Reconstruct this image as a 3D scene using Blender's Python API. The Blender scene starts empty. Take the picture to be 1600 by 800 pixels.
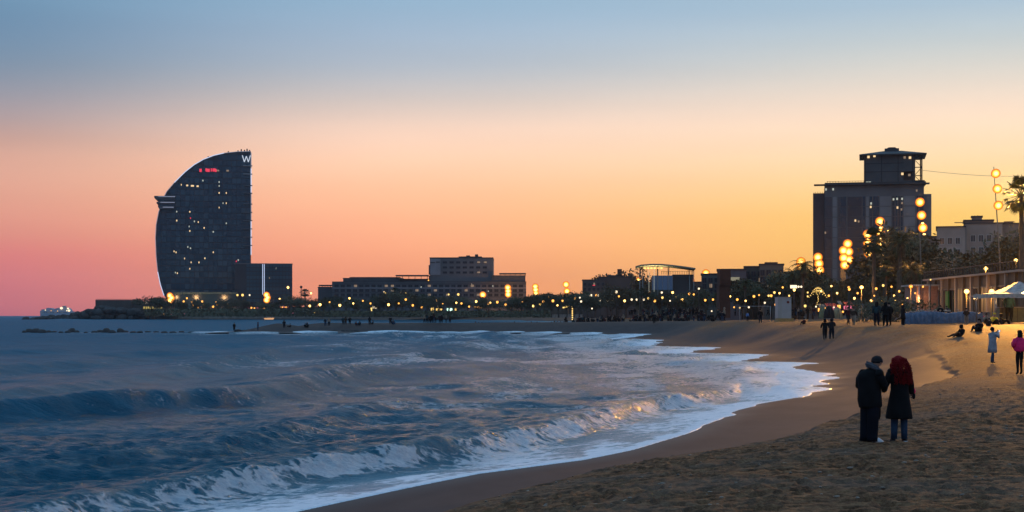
import bpy, bmesh, math, random
import numpy as np
from mathutils import Vector, Matrix, Euler

SC = bpy.context.scene
COL = SC.collection
R = math.radians
random.seed(7)
RNG = np.random.default_rng(7)

# ------------------------------------------------------------------ camera
HAZE = 0.00005
EYE = 3.5                      # metres above the sea
FPX = 2400.0                   # focal length in photograph pixels (1600 wide)
cam_d = bpy.data.cameras.new('camera'); cam = bpy.data.objects.new('camera', cam_d)
COL.objects.link(cam); SC.camera = cam
cam.location = (0, 0, EYE); cam.rotation_euler = (R(90), 0, 0)
cam_d.sensor_width = 36.0; cam_d.lens = 36.0 * FPX / 1600.0
cam_d.shift_y = 92.0 / 1600.0
cam_d.clip_start = 0.2; cam_d.clip_end = 200000

# ------------------------------------------------------------------ world: dusk sky, glow low on the right
def srgb(r, g, b, a=1.0):
    f = lambda c: (c / 255 / 12.92) if c / 255 <= 0.04045 else ((c / 255 + 0.055) / 1.055) ** 2.4
    return (f(r), f(g), f(b), a)

world = bpy.data.worlds.new('World'); SC.world = world; world.use_nodes = True
nt = world.node_tree; nt.nodes.clear()
N = nt.nodes.new; L = nt.links.new
def mth(op, a, b=None, clamp=False, c=None, tree=None):
    n = (tree or nt).nodes.new('ShaderNodeMath'); n.operation = op; n.use_clamp = clamp
    lk = (tree or nt).links.new
    for i, v in enumerate((a, b, c)):
        if v is None: continue
        if isinstance(v, (int, float)): n.inputs[i].default_value = v
        else: lk(v, n.inputs[i])
    return n.outputs[0]
tc = N('ShaderNodeTexCoord'); sep = N('ShaderNodeSeparateXYZ'); L(tc.outputs['Generated'], sep.inputs[0])
zz = mth('MAXIMUM', sep.outputs[2], 0.0)
el = mth('POWER', zz, 0.5)
GLOW_AZ = R(19.0)
gx, gy = math.sin(GLOW_AZ), math.cos(GLOW_AZ)
hl = mth('SQRT', mth('ADD', mth('MULTIPLY', sep.outputs[0], sep.outputs[0]), mth('MULTIPLY', sep.outputs[1], sep.outputs[1])))
dot = mth('DIVIDE', mth('ADD', mth('MULTIPLY', sep.outputs[0], gx), mth('MULTIPLY', sep.outputs[1], gy)), mth('MAXIMUM', hl, 1e-4))
ang = mth('ARCCOSINE', mth('MINIMUM', mth('MAXIMUM', dot, -1.0), 1.0))     # radians from the afterglow
def ramp(stops):
    n = N('ShaderNodeValToRGB'); cr = n.color_ramp; cr.interpolation = 'B_SPLINE'
    stops = sorted(stops)
    while len(cr.elements) > 1: cr.elements.remove(cr.elements[-1])
    cr.elements[0].position = stops[0][0]; cr.elements[0].color = srgb(*stops[0][1])
    for p, c in stops[1:]:
        e = cr.elements.new(p); e.color = srgb(*c)
    L(el, n.inputs[0]); return n.outputs[0]
HI = [(.58, (144, 182, 206)), (.75, (130, 174, 210)), (1.0, (122, 168, 208))]
def rows(D, lst):
    """colours read at rows of the photograph, placed at their elevation"""
    return [(math.sqrt(max(0., math.sin(math.atan((492 - y) / D)))), c) for y, c in lst]
skyA = ramp(rows(2501, [(492, (252, 182, 74)), (420, (253, 192, 84)), (336, (254, 205, 108)), (297, (253, 213, 138)), (255, (253, 220, 168)), (212, (252, 221, 186)), (170, (250, 222, 198)),
             (127, (224, 212, 198)), (85, (204, 205, 200)), (42, (184, 198, 205)), (0, (168, 189, 206))]) + HI)
skyB = ramp(rows(2407, [(492, (246, 140, 94)), (440, (252, 156, 108)), (395, (255, 168, 126)), (350, (255, 178, 136)), (300, (255, 192, 150)), (250, (254, 207, 174)), (200, (244, 210, 190)),
             (165, (214, 197, 187)), (130, (190, 189, 192)), (100, (174, 184, 196)), (50, (158, 179, 201)), (0, (142, 172, 196))]) + [(.58, (136, 176, 204)), (.75, (126, 170, 208)), (1.0, (122, 168, 208))])
skyC = ramp(rows(2525, [(492, (180, 98, 116)), (453, (204, 108, 118)), (398, (222, 122, 120)), (367, (220, 138, 124)), (306, (224, 160, 138)), (245, (214, 164, 146)), (214, (190, 152, 142)),
             (184, (168, 150, 152)), (147, (146, 146, 158)), (98, (118, 140, 162)), (40, (104, 136, 166)), (0, (104, 138, 166))]) + [(.58, (116, 158, 190)), (.75, (120, 164, 202)), (1.0, (122, 168, 208))])
skyD = ramp([(.0, (66, 80, 108)), (.15, (84, 92, 122)), (.3, (118, 110, 138)), (.4, (118, 130, 164)), (.58, (116, 152, 188)), (.75, (118, 160, 200)), (1.0, (122, 168, 208))])
def mrange(v, a, b):
    n = N('ShaderNodeMapRange'); n.interpolation_type = 'SMOOTHSTEP'; L(v, n.inputs[0])
    n.inputs[1].default_value = R(a); n.inputs[2].default_value = R(b); return n.outputs[0]
def mix(f, a, b):
    n = N('ShaderNodeMix'); n.data_type = 'RGBA'; L(f, n.inputs[0]); L(a, n.inputs[6]); L(b, n.inputs[7]); return n.outputs[2]
s1 = mix(mrange(ang, 1, 26), skyA, skyB)
s2 = mix(mrange(ang, 22, 40), s1, skyC)
s3 = mix(mrange(ang, 42, 120), s2, skyD)
# very thin uneven streaks of high haze
mpw = N('ShaderNodeMapping'); mpw.inputs['Scale'].default_value = (1.2, 1.2, 11); L(tc.outputs['Generated'], mpw.inputs[0])
nzw = N('ShaderNodeTexNoise'); nzw.inputs['Scale'].default_value = 2.6; nzw.inputs['Detail'].default_value = 5; L(mpw.outputs[0], nzw.inputs['Vector'])
bg = N('ShaderNodeBackground'); L(s3, bg.inputs[0]); L(mth('ADD', mth('MULTIPLY', nzw.outputs['Fac'], .16), 1.03), bg.inputs[1])
wo = N('ShaderNodeOutputWorld'); L(bg.outputs[0], wo.inputs[0])

# the sun has set: a very faint, wide, warm glow from where it went down
sun_d = bpy.data.lights.new('sun', 'SUN'); sun = bpy.data.objects.new('sun', sun_d); COL.objects.link(sun)
sun_d.energy = 0.12; sun_d.angle = R(20); sun_d.color = (1.0, 0.62, 0.30)
sun.rotation_euler = Vector((gx, gy, 0.06)).to_track_quat('Z', 'Y').to_euler()

SC.view_settings.view_transform = 'Standard'; SC.view_settings.look = 'None'
SC.view_settings.exposure = 0.0; SC.view_settings.gamma = 1.0
SC.render.engine = 'CYCLES'
SC.cycles.use_denoising = True
SC.cycles.max_bounces = 6; SC.cycles.diffuse_bounces = 3; SC.cycles.glossy_bounces = 3
SC.cycles.transparent_max_bounces = 12; SC.cycles.volume_bounces = 0
SC.cycles.sample_clamp_indirect = 4.0; SC.cycles.caustics_reflective = False; SC.cycles.caustics_refractive = False

# ------------------------------------------------------------------ numpy helpers
_T = RNG.random((256, 256))
def vnoise(x, y):
    xi = np.floor(x).astype(int); yi = np.floor(y).astype(int)
    fx = x - xi; fy = y - yi
    fx = fx * fx * (3 - 2 * fx); fy = fy * fy * (3 - 2 * fy)
    a = _T[xi & 255, yi & 255]; b = _T[(xi + 1) & 255, yi & 255]
    c = _T[xi & 255, (yi + 1) & 255]; d = _T[(xi + 1) & 255, (yi + 1) & 255]
    return (a * (1 - fx) + b * fx) * (1 - fy) + (c * (1 - fx) + d * fx) * fy - 0.5
def fbm(x, y, o=4):
    s = 0; a = 1.0
    for k in range(o):
        s = s + a * vnoise(x + 17.3 * k, y + 9.1 * k); x = x * 2.03; y = y * 2.03; a *= 0.5
    return s
def S(t):
    t = np.clip(t, 0, 1); return t * t * (3 - 2 * t)

def pix(x, y, d):
    """the place d metres ahead that the photograph shows at pixel x, y (for laying out only)"""
    return Vector(((x - 800) / FPX * d, d, EYE + (492 - y) / FPX * d))
# ------------------------------------------------------------------ coast line (x, distance) as the land's outline
COAST = np.array([(-12, -30), (-10, 0), (-6, 15), (-3.3, 24.9), (-2.3, 27.2), (-0.7, 31), (1.4, 34), (2.6, 36.6), (3.9, 40), (8.3, 51.9), (12.4, 64),
    (17.9, 86.3), (20.2, 104), (20.6, 126), (19.8, 157), (20.0, 202), (23.5, 262), (18, 274), (6, 282), (-10, 300), (-33, 291), (-46, 283), (-55, 286), (-56, 291),
    (-48, 303), (-30, 322), (0, 332), (14, 345), (24, 420), (30, 600), (28, 760), (10, 850), (-40, 980), (-80, 1080), (-120, 1140), (-250, 1150), (-366, 1150),
    (-372, 1165), (-330, 1400), (900, 1600), (900, -30)], float)
TEETH = [(12.4, 64), (17.6, 83), (16.3, 91), (20.2, 102), (16.4, 107), (20.8, 124), (15.2, 131), (19.6, 150), (14.6, 160), (20, 196), (14.5, 212), (23.5, 258), (14, 266), (17, 274), (6, 282)]
_i = [i for i, p in enumerate(COAST) if tuple(p) in ((12.4, 64), (6, 282))]
EDGE = np.array([tuple(p) for p in COAST[:_i[0]]] + TEETH + [tuple(p) for p in COAST[_i[1] + 1:]], float)
def coast_dist(x, y, COAST=COAST):
    """signed distance to the coast, positive inland"""
    best = np.full(x.shape, 1e12); inside = np.zeros(x.shape, bool)
    n = len(COAST)
    for i in range(n):
        ax, ay = COAST[i]; bx, by = COAST[(i + 1) % n]
        dx, dy = bx - ax, by - ay
        t = np.clip(((x - ax) * dx + (y - ay) * dy) / (dx * dx + dy * dy), 0, 1)
        q = (x - ax - t * dx) ** 2 + (y - ay - t * dy) ** 2
        best = np.minimum(best, q)
        cr = ((ay > y) != (by > y)) & (x < (bx - ax) * (y - ay) / ((by - ay) if by != ay else 1e-9) + ax)
        inside ^= cr
    return np.where(inside, 1, -1) * np.sqrt(best)

def coast_s(x, y, edge=False):
    s = coast_dist(x, y, EDGE if edge else COAST)
    amp = np.interp(y, [0, 30, 60, 90, 150, 260, 400, 900], [.25, .3, .5, .7, .8, .8, 2.0, 3.0])
    lob = 2.2 * vnoise(y / 14.0 + 3.3, x / 60.0 + 5) + .6 * vnoise(y / 3.5, x / 5.0)
    if edge: s = s + S((y - 38) / 25.0) * S((245 - y) / 40.0) * (1.5 * vnoise(y / 3.0 + 7, x / 9.0) + .8 * vnoise(y / 1.2, x / 5.0)) * np.exp(-np.abs(s) / 3.0)
    return s + amp * lob * np.exp(-np.abs(s) / 14.0)

def land_z(x, y, s, detail=True):
    zmax = np.interp(y, [0, 30, 45, 60, 71, 93, 115, 180, 260, 300, 400, 700, 1100], [1.5, 1.05, 1.08, 1.12, 1.28, 2.2, 2.55, 2.65, 2.5, 1.95, 1.6, 1.6, 2.2])
    w = np.interp(y, [0, 60, 90, 180, 300, 400, 700], [8, 8.5, 9, 10, 10, 16, 22])
    t = np.clip(s / w, 0, None)
    shelf = np.interp(y, [60, 80, 280, 300], [0, 5.5, 5.5, 0])
    z = np.where(s > 0, .3 + (zmax - .3) * S(t) + 0.012 * np.clip(s - w, 0, 60), .3 + .13 * np.minimum(s + shelf, 0) + .012 * s)
    z = np.maximum(z, -4)
    near = S((95 - y) / 25.0); spit = S((y - 235) / 40.0) * S((420 - y) / 40.0)
    edge = np.interp(y, [18, 32, 45, 62], [2.9, 3.6, 4.3, 5.4]) + .9 * vnoise(y / 6.0, x / 6.0 + 8) + .5 * vnoise(y / 1.3, x / 1.3)
    dry = S((s - edge) / .5) * near + (1 - near) * S((s - 3.5 - 3 * vnoise(y / 22.0, x / 9.0)) / 5)
    dry = dry * (1 - .8 * spit)
    z = z + .13 * S((s - edge) / .35) * near
    if detail:
        am = dry * S((s - 3) / 2)
        z = z + am * (.035 * fbm(x / 2.6, y / 2.6, 3) + .036 * fbm(x / .26 + 4, y / .26, 4) * S((60 - y) / 35.0 + .2)
                      - .06 * np.clip(vnoise(x / .15, y / .15) - .1, 0, 1) * 4 * S((60 - y) / 30.0))
        z = z + am * .22 * fbm(x / 9.0 + 7, y / 14.0, 2) * S((y - 50) / 40.0)
    return z, dry

def ground_at(px, py):
    """where the line of sight to a photograph pixel meets the ground"""
    q = (py - 492) / FPX; t = (px - 800) / FPX
    d = np.exp(np.linspace(math.log(20), math.log(1500), 2400))
    x = t * d
    s = coast_s(x, d); z, _ = land_z(x, d, s, True)
    z = np.maximum(z, 0.0)
    ok = (EYE - q * d) <= z
    i = int(np.argmax(ok)) if ok.any() else len(d) - 1
    return Vector((x[i], d[i], float(z[i])))

# ------------------------------------------------------------------ one fan of sample points, fine near the beach
q1 = np.concatenate([np.arange(640, 380, -1.6), np.arange(380, 4, -0.72)]); q2 = np.array([4, 3.6, 3.2, 2.8, 2.5, 2.2, 2.0, 1.85, 1.7])
DR = np.concatenate([8400 / q1, 8400 / q2])
TC = np.linspace(-0.40, 0.40, 1060)
GX = TC[None, :] * DR[:, None]; GY = np.repeat(DR[:, None], len(TC), 1)
GS = coast_s(GX, GY)
GZ, GDRY = land_z(GX, GY, GS)
GE = coast_s(GX, GY, True)
# footprints pressed into the dry sand, in walking tracks and singly
def footprint(fx, fy, a, dep):
    r0, r1 = np.searchsorted(DR, fy - .3), np.searchsorted(DR, fy + .3)
    if r1 <= r0: return
    c0 = np.searchsorted(TC, (fx - .35) / fy); c1 = np.searchsorted(TC, (fx + .35) / fy)
    X = GX[r0:r1, c0:c1] - fx; Y = GY[r0:r1, c0:c1] - fy; ca, sa = math.cos(a), math.sin(a)
    q = ((X * ca + Y * sa) / .085) ** 2 + ((-X * sa + Y * ca) / .175) ** 2
    GZ[r0:r1, c0:c1] += (-dep * np.exp(-q ** 1.6) + dep * .45 * np.exp(-(np.sqrt(q) - 1.45) ** 2 / .09)) * GDRY[r0:r1, c0:c1]
_r = random.Random(77)
for _k in range(46):
    fx, fy = _r.uniform(0, 16), _r.uniform(17, 50); a = _r.choice([_r.gauss(.3, .25), _r.gauss(1.4, .4), _r.uniform(0, 3)])
    for _j in range(_r.randint(8, 26)):
        sd_ = .12 * (1 if _j % 2 else -1); footprint(fx + sd_ * math.cos(a), fy + sd_ * math.sin(a), a + _r.gauss(0, .15), _r.uniform(.025, .05)); fx -= math.sin(a) * .66; fy += math.cos(a) * .66; a += _r.gauss(0, .05)
for _k in range(900): footprint(_r.uniform(-2, 17), 16 + 34 * _r.random() ** 1.2, _r.uniform(0, 3.1), _r.uniform(.02, .05))

def grid_mesh(name, X, Y, Z, keep, attrs):
    nr, nc = X.shape
    idx = np.arange(nr * nc).reshape(nr, nc)
    k = keep[:-1, :-1] | keep[1:, :-1] | keep[:-1, 1:] | keep[1:, 1:]
    a = idx[:-1, :-1][k]; b = idx[:-1, 1:][k]; c = idx[1:, 1:][k]; d = idx[1:, :-1][k]
    quads = np.stack([a, b, c, d], 1)
    used = np.unique(quads); remap = np.zeros(nr * nc, int); remap[used] = np.arange(len(used))
    quads = remap[quads]
    co = np.stack([X.ravel()[used], Y.ravel()[used], Z.ravel()[used]], 1)
    me = bpy.data.meshes.new(name)
    me.vertices.add(len(co)); me.vertices.foreach_set('co', co.astype(np.float32).ravel())
    me.loops.add(len(quads) * 4); me.loops.foreach_set('vertex_index', quads.astype(np.int32).ravel())
    me.polygons.add(len(quads))
    me.polygons.foreach_set('loop_start', np.arange(0, len(quads) * 4, 4, dtype=np.int32))
    me.update(calc_edges=True)
    me.polygons.foreach_set('use_smooth', np.ones(len(quads), bool))
    for nm, v in attrs.items():
        at = me.attributes.new(nm, 'FLOAT', 'POINT'); at.data.foreach_set('value', v.ravel()[used].astype(np.float32))
    me.validate()
    o = bpy.data.objects.new(name, me); COL.objects.link(o)
    o['kind'] = 'structure'
    return o

land = grid_mesh('beach_sand', GX, GY, GZ, (GS > -9) & (GE > -2) & (GY < 1500), {'dry': GDRY, 'sd': GE})

# ------------------------------------------------------------------ sea
u = -GE
row = GY * GY / 8400 * .72
chop = np.zeros_like(GX)
for k in range(130):
    lam = .32 * (7 / .32) ** RNG.random() ** 1.25 if k > 10 else RNG.uniform(6, 18)
    th = math.radians(RNG.normal(22, 18) if k <= 10 else RNG.normal(66, 26)); kx, ky = math.cos(th), -math.sin(th)
    amp = .0062 * lam ** .42 if k > 10 else .008 * lam ** .45
    att = S((lam / (2.0 * row) - .5) / 1.2)
    ph = 2 * math.pi * (GX * kx + GY * ky) / lam + RNG.uniform(0, 6.28)
    ph = ph + 2.2 * vnoise(GX / (lam * 3.0) + k, GY / (lam * 3.0))
    sn = np.sin(ph); chop += amp * att * (1 - 2 * np.abs(np.sin(ph / 2)) ** 1.3 + .2 if k % 2 else sn)
gust = .75 + .9 * vnoise(GX / 23.0, GY / 31.0)
depth = S(u / 9.0)
chop *= gust * (.25 + .75 * depth) * np.interp(GY, [0, 300, 800], [1, .8, .5])
swell = np.zeros_like(GX); foam = np.zeros_like(GX); brk = np.zeros_like(GX)
crests = [(4.3, .46, .55, 2.2), (12.6, .34, 1.1, 3.2), (21.5, .80, 1.0, 3.8), (32, .55, 1.3, 4.0), (45, .52, 1.7, 5.0), (60, .4, 2.4, 6), (78, .36, 2.6, 7), (98, .3, 3, 8), (120, .3, 3, 9)]
for k, (uk, A, wf, wb) in enumerate(crests):
    wob = (.35 if k == 0 else 1.9) * 2 * vnoise(GY / (9.0 if k == 0 else 17) + 13.7 * k, GX / 15.0 + k) * (1 + .02 * GY * (k > 0))
    w = u - uk - wob - (0 if k == 0 else .25 * fbm(GX / 1.6, GY / 1.6, 2))
    M = .85 + .9 * vnoise(GY / 13.0 + 31 * k, GX / 13.0 + 3)
    if k == 0: M = .9 + .5 * vnoise(GY / 7.0 + 3, GX / 9.0)
    if k == 2: M = M * (.8 + .5 * np.exp(-((GY - 68) / 16) ** 2))
    M = np.clip(M, .15, 1.5) * S(1 - (GY - 230) / 60.0)
    prof = np.where(w < 0, np.exp(-(w / wf) ** 2), np.exp(-(w / wb) ** 1.6 * 1.0)) if False else np.where(w < 0, np.exp(-np.abs(w / wf) ** 1.8), np.exp(-np.abs(w / wb) ** 1.5))
    swell += A * M * prof
    if k == 0:
        tear = .75 + .9 * vnoise(GX / 1.3 + 5, GY / 2.2)
        front = np.exp(-((w + .45) / .52) ** 2) * S((M - .55) / .35) * np.clip(tear, 0, 1.2)
        brk = np.maximum(brk, front)
        foam = np.maximum(foam, front * 1.0)
        foam = np.maximum(foam, .30 * S(1 - w / 3.0) * (w > 0))
    if k == 2:
        foam = np.maximum(foam, .5 * np.exp(-((w + .3) / .8) ** 2) * np.exp(-((GY - 74) / 9) ** 2))
# rougher, tumbling water inside the break and in the far corner of the bay
wash = S(1 - (u - 3.2) / 2.6) * (u > -3)
far_w = S((GY - 58) / 30.0) * S((300 - GY) / 30.0)
wash = np.maximum(wash, far_w * S(1 - (u - 8) / 15.0) * .98)
lump = np.clip(fbm(GX / .5 + 3, GY / .8, 3), -.4, 1)
foam = np.maximum(foam, wash * (.76 - .16 * S((60 - GY) / 18.0) + .8 * vnoise(GX / 2.2, GY / 5.0)))
ctr = S((GX / GY + .26) / .22)
foam = np.maximum(foam, (.40 + .17 * ctr) * S(1 - (u - 22) / 45.0) * (.72 + .62 * S((GY - 42) / 35.0)) * (.8 + .7 * vnoise(GX / 9.0 + 2, GY / 22.0)) * (.8 + vnoise(GX / 2.0, GY / 4.0)))  # mid-sea lace, partly painted in to stand for bright highlights on the ripples
foam = np.maximum(foam, 1.05 * np.exp(-(np.clip(u - .1, 0, 99) / (.55 + 2.2 * far_w)) ** 2))
foam = np.maximum(foam, (.74 - .20 * S((62 - GY) / 18.0) + 1.1 * vnoise(GX / 1.1 + 3, GY / 2.4)) * S(1 - (u - 1.2) / 2.2))
foam = np.clip(foam, 0, 1.2) * S(1 - (GY - 330) / 60.0)
brk *= S((GY - 18) / 6.0) * S((150 - GY) / 40.0)
SZ = chop + swell + brk * (.11 * lump + .07 * fbm(GX / .2, GY / .12, 3))
sheet = .02 + .05 * np.clip(u, -4, 3) + .02 * fbm(GX / .9, GY / 1.4, 3) * S(u / 1.2)
floor_z = land_z(GX, GY, GS, False)[0]
tide = S((u - 1.5) / 3.0)
SZ = np.where(u < 4.6, np.maximum(SZ * tide + (floor_z + sheet) * (1 - tide), floor_z + sheet * .7), SZ)
SZ = np.where(u < 0, GZ + .05 * u - .004, SZ)
SZ = np.where(GY > 1600, 0, SZ)
far = np.clip(np.log(GY / 25.0) / math.log(30), 0, 1)
sea = grid_mesh('sea', GX, GY, SZ, (GE < .6), {'foam': foam, 'far': far, 'off': np.clip(u, -5, 60), 'wet': np.clip(brk, 0, 1)})
# ------------------------------------------------------------------ materials
class NB:
    def __init__(s, name):
        s.m = bpy.data.materials.new(name); s.m.use_nodes = True
        s.t = s.m.node_tree; s.p = s.t.nodes['Principled BSDF']; s.out = s.t.nodes['Material Output']
    def n(s, typ, **kw):
        n = s.t.nodes.new(typ)
        for k, v in kw.items(): setattr(n, k, v)
        return n
    def l(s, a, b): s.t.links.new(a, b)
    def math(s, op, a, b=None, clamp=False): return mth(op, a, b, clamp, tree=s.t)
    def attr(s, name): return s.n('ShaderNodeAttribute', attribute_name=name).outputs['Fac']
    def noise(s, scale, detail=4, rough=.55, vec=None, stretch=None, dist=0.0, obj=False):
        n = s.n('ShaderNodeTexNoise'); n.inputs['Scale'].default_value = scale
        n.inputs['Detail'].default_value = detail; n.inputs['Roughness'].default_value = rough; n.inputs['Distortion'].default_value = dist
        tcn = s.n('ShaderNodeTexCoord'); v = tcn.outputs['Object']
        if stretch:
            mp = s.n('ShaderNodeMapping'); mp.inputs['Scale'].default_value = stretch[:3]
            if len(stretch) > 3: mp.inputs['Rotation'].default_value = (0, 0, stretch[3])
            s.l(v, mp.inputs[0]); v = mp.outputs[0]
        s.l(v, n.inputs['Vector']); return n.outputs['Fac']
    def ramp(s, fac, stops, lin=True):
        n = s.n('ShaderNodeValToRGB'); cr = n.color_ramp
        cr.elements[0].position = stops[0][0]; cr.elements[0].color = (*stops[0][1], 1)
        cr.elements[1].position = stops[-1][0]; cr.elements[1].color = (*stops[-1][1], 1)
        for p, c in stops[1:-1]:
            e = cr.elements.new(p); e.color = (*c, 1)
        s.l(fac, n.inputs[0]); return n.outputs[0]
    def rng(s, v, a, b, c=0., d=1., smooth=True):
        n = s.n('ShaderNodeMapRange'); n.interpolation_type = 'SMOOTHSTEP' if smooth else 'LINEAR'
        s.l(v, n.inputs[0])
        for i, q in enumerate((a, b, c, d)):
            if isinstance(q, (int, float)): n.inputs[i + 1].default_value = q
            else: s.l(q, n.inputs[i + 1])
        return n.outputs[0]
    def mix(s, f, a, b):
        n = s.n('ShaderNodeMix', data_type='RGBA')
        for i, q in ((0, f), (6, a), (7, b)):
            if isinstance(q, (int, float)): n.inputs[i].default_value = q
            elif isinstance(q, tuple): n.inputs[i].default_value = (*q[:3], 1)
            else: s.l(q, n.inputs[i])
        return n.outputs[2]
    def bump(s, h, strength, dist=.02, normal=None):
        n = s.n('ShaderNodeBump'); n.inputs['Strength'].default_value = strength; n.inputs['Distance'].default_value = dist
        s.l(h, n.inputs['Height'])
        if normal: s.l(normal, n.inputs['Normal'])
        return n.outputs[0]
    def set(s, **kw):
        for k, v in kw.items():
            i = s.p.inputs[k.replace('_', ' ')]
            if isinstance(v, (int, float)): i.default_value = v
            elif isinstance(v, tuple): i.default_value = (*v[:3], 1)
            else: s.l(v, i)
        return s.m

MATS = {}
def plain(name, col, rough=.8, var=.25, scale=3.0, metal=0., bump=.15, spec=.4):
    """a solid colour with grain and soft blotches of wear"""
    if name in MATS: return MATS[name]
    b = NB(name)
    n = b.noise(scale, 5, .6); f = b.rng(n, .25, .75)
    c = b.mix(f, tuple(q * (1 - var) for q in col), tuple(min(1, q * (1 + var)) for q in col))
    b.set(Base_Color=c, Roughness=rough, Metallic=metal, Normal=b.bump(b.noise(scale * 6, 3), bump, .02))
    b.p.inputs['Specular IOR Level'].default_value = spec
    MATS[name] = b.m; return b.m
def glow(name, col, power):
    if name in MATS: return MATS[name]
    b = NB(name); b.set(Base_Color=(0.02, 0.02, 0.02), Roughness=.5, Emission_Color=col, Emission_Strength=power)
    MATS[name] = b.m; return b.m

# --- sand: smooth wet strand and trodden dry sand
b = NB('sand'); dry = b.attr('dry')
big = b.noise(.35, 4, .6); mid = b.noise(5.5, 6, .68); fine = b.noise(38, 4, .7)
mixd = b.math('ADD', b.math('MULTIPLY', mid, .65), b.math('MULTIPLY', fine, .35))
drycol = b.ramp(mixd, [(.3, (.022, .010, .006)), (.45, (.098, .046, .023)), (.58, (.215, .108, .052)), (.72, (.37, .215, .12))])
patch = b.rng(big, .42, .62)
drycol = b.mix(b.math('MULTIPLY', patch, .45), drycol, (.13, .095, .075))
wetcol = b.ramp(b.noise(.9, 5, .6, stretch=(1, .35, 1)), [(.3, (.050, .036, .036)), (.7, (.072, .051, .049))])
c = b.mix(dry, wetcol, drycol)
deb = b.n('ShaderNodeTexVoronoi'); deb.inputs['Scale'].default_value = 1.7
tco = b.n('ShaderNodeTexCoord'); b.l(tco.outputs['Object'], deb.inputs['Vector'])
spk = b.math('MULTIPLY', b.math('LESS_THAN', deb.outputs['Distance'], .045), dry)
c = b.mix(spk, c, (.34, .27, .2))
rgh = b.rng(dry, 0, 1, .34, .95)
sdw = b.rng(b.attr('sd'), -.2, 1.2, .58, .85)
rgh2 = b.math('MAXIMUM', sdw, b.rng(dry, 0, 1, 0, .95))
bm = b.math('MULTIPLY', b.math('ADD', b.math('MULTIPLY', b.noise(9, 5, .65), .7), b.math('MULTIPLY', b.noise(30, 4, .65), .3)), b.rng(dry, 0, 1, .04, 1))
b.set(Base_Color=c, Roughness=rgh2, Normal=b.bump(bm, .9, .07)); b.p.inputs['Specular IOR Level'].default_value = .15
land.data.materials.append(b.m)

# --- sea water, foam and painted ripple glints
b = NB('sea_water')
foam_glintA = b.attr('foam'); farA = b.attr('far'); offA = b.attr('off')
n1 = b.noise(1.3, 7, .70, stretch=(.62, 1, 1, .2), dist=.9); n2 = b.noise(7, 5, .72, stretch=(.6, 1, 1, .2), dist=.5)
vor = b.n('ShaderNodeTexVoronoi', feature='DISTANCE_TO_EDGE'); vor.inputs['Scale'].default_value = 2.3
mpv = b.n('ShaderNodeMapping'); tcv = b.n('ShaderNodeTexCoord'); nv = b.n('ShaderNodeTexNoise'); nv.inputs['Scale'].default_value = 1.6; nv.inputs['Detail'].default_value = 4
b.l(tcv.outputs['Object'], nv.inputs['Vector'])
va = b.n('ShaderNodeVectorMath', operation='MULTIPLY_ADD'); b.l(nv.outputs['Color'], va.inputs[0]); va.inputs[1].default_value = (1.6, 1.6, 0); b.l(tcv.outputs['Object'], va.inputs[2])
mpv.inputs['Scale'].default_value = (.7, 1, 1); mpv.inputs['Rotation'].default_value = (0, 0, .35); b.l(va.outputs[0], mpv.inputs[0]); b.l(mpv.outputs[0], vor.inputs['Vector'])
lace = b.math('SUBTRACT', 1.0, b.math('MULTIPLY', vor.outputs['Distance'], 3.2), True)
pat = b.math('ADD', b.math('ADD', b.math('MULTIPLY', n1, .62), b.math('MULTIPLY', n2, .30)), b.math('MULTIPLY', lace, .26))
# pattern runs about .35 to .85: the more foam, the lower the threshold
thr = b.rng(foam_glintA, 0, 1.05, .93, .30, smooth=False)
mask = b.rng(b.math('SUBTRACT', pat, thr), -.03, .15)
mask = b.math('MULTIPLY', mask, b.rng(foam_glintA, .03, .2))
deep = b.ramp(b.noise(.5, 5, .65, stretch=(.35, 1.2, 1, .2)), [(.35, (.003, .130, .225)), (.65, (.008, .200, .330))])
shal = b.mix(b.rng(offA, 1, 14), (.03, .20, .29), deep)
foam_glint_col = b.ramp(n2, [(.3, (.56, .64, .74)), (.65, (.92, .95, .98))])
col = b.mix(mask, shal, foam_glint_col)
w1 = b.noise(3.4, 6, .68, stretch=(.45, 1.35, 1, .15), dist=.3); w2 = b.noise(10, 6, .72, stretch=(.5, 1.3, 1, .1))
h = b.math('ADD', b.math('MULTIPLY', w1, .8), b.math('MULTIPLY', w2, .95))
w3 = b.noise(1.0, 6, .7, stretch=(.30, 1.3, 1, .08)); h = b.math('ADD', h, b.math('MULTIPLY', b.math('MULTIPLY', w3, 6.0), b.math('MULTIPLY', farA, farA)))
h = b.math('ADD', h, b.math('MULTIPLY', mask, .25))
nrm = b.n('ShaderNodeBump'); nrm.inputs['Distance'].default_value = .42
b.l(h, nrm.inputs['Height']); b.l(b.rng(offA, 0, 6, .22, 1.0), nrm.inputs['Strength'])
rough = b.math('MAXIMUM', b.rng(farA, .15, .7, .28, .52), b.rng(mask, 0, 1, 0, .42))
b.set(Base_Color=col, Roughness=rough, IOR=1.33, Normal=nrm.outputs[0]); b.p.inputs['Specular IOR Level'].default_value = .22
sea.data.materials.append(b.m)
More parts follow.
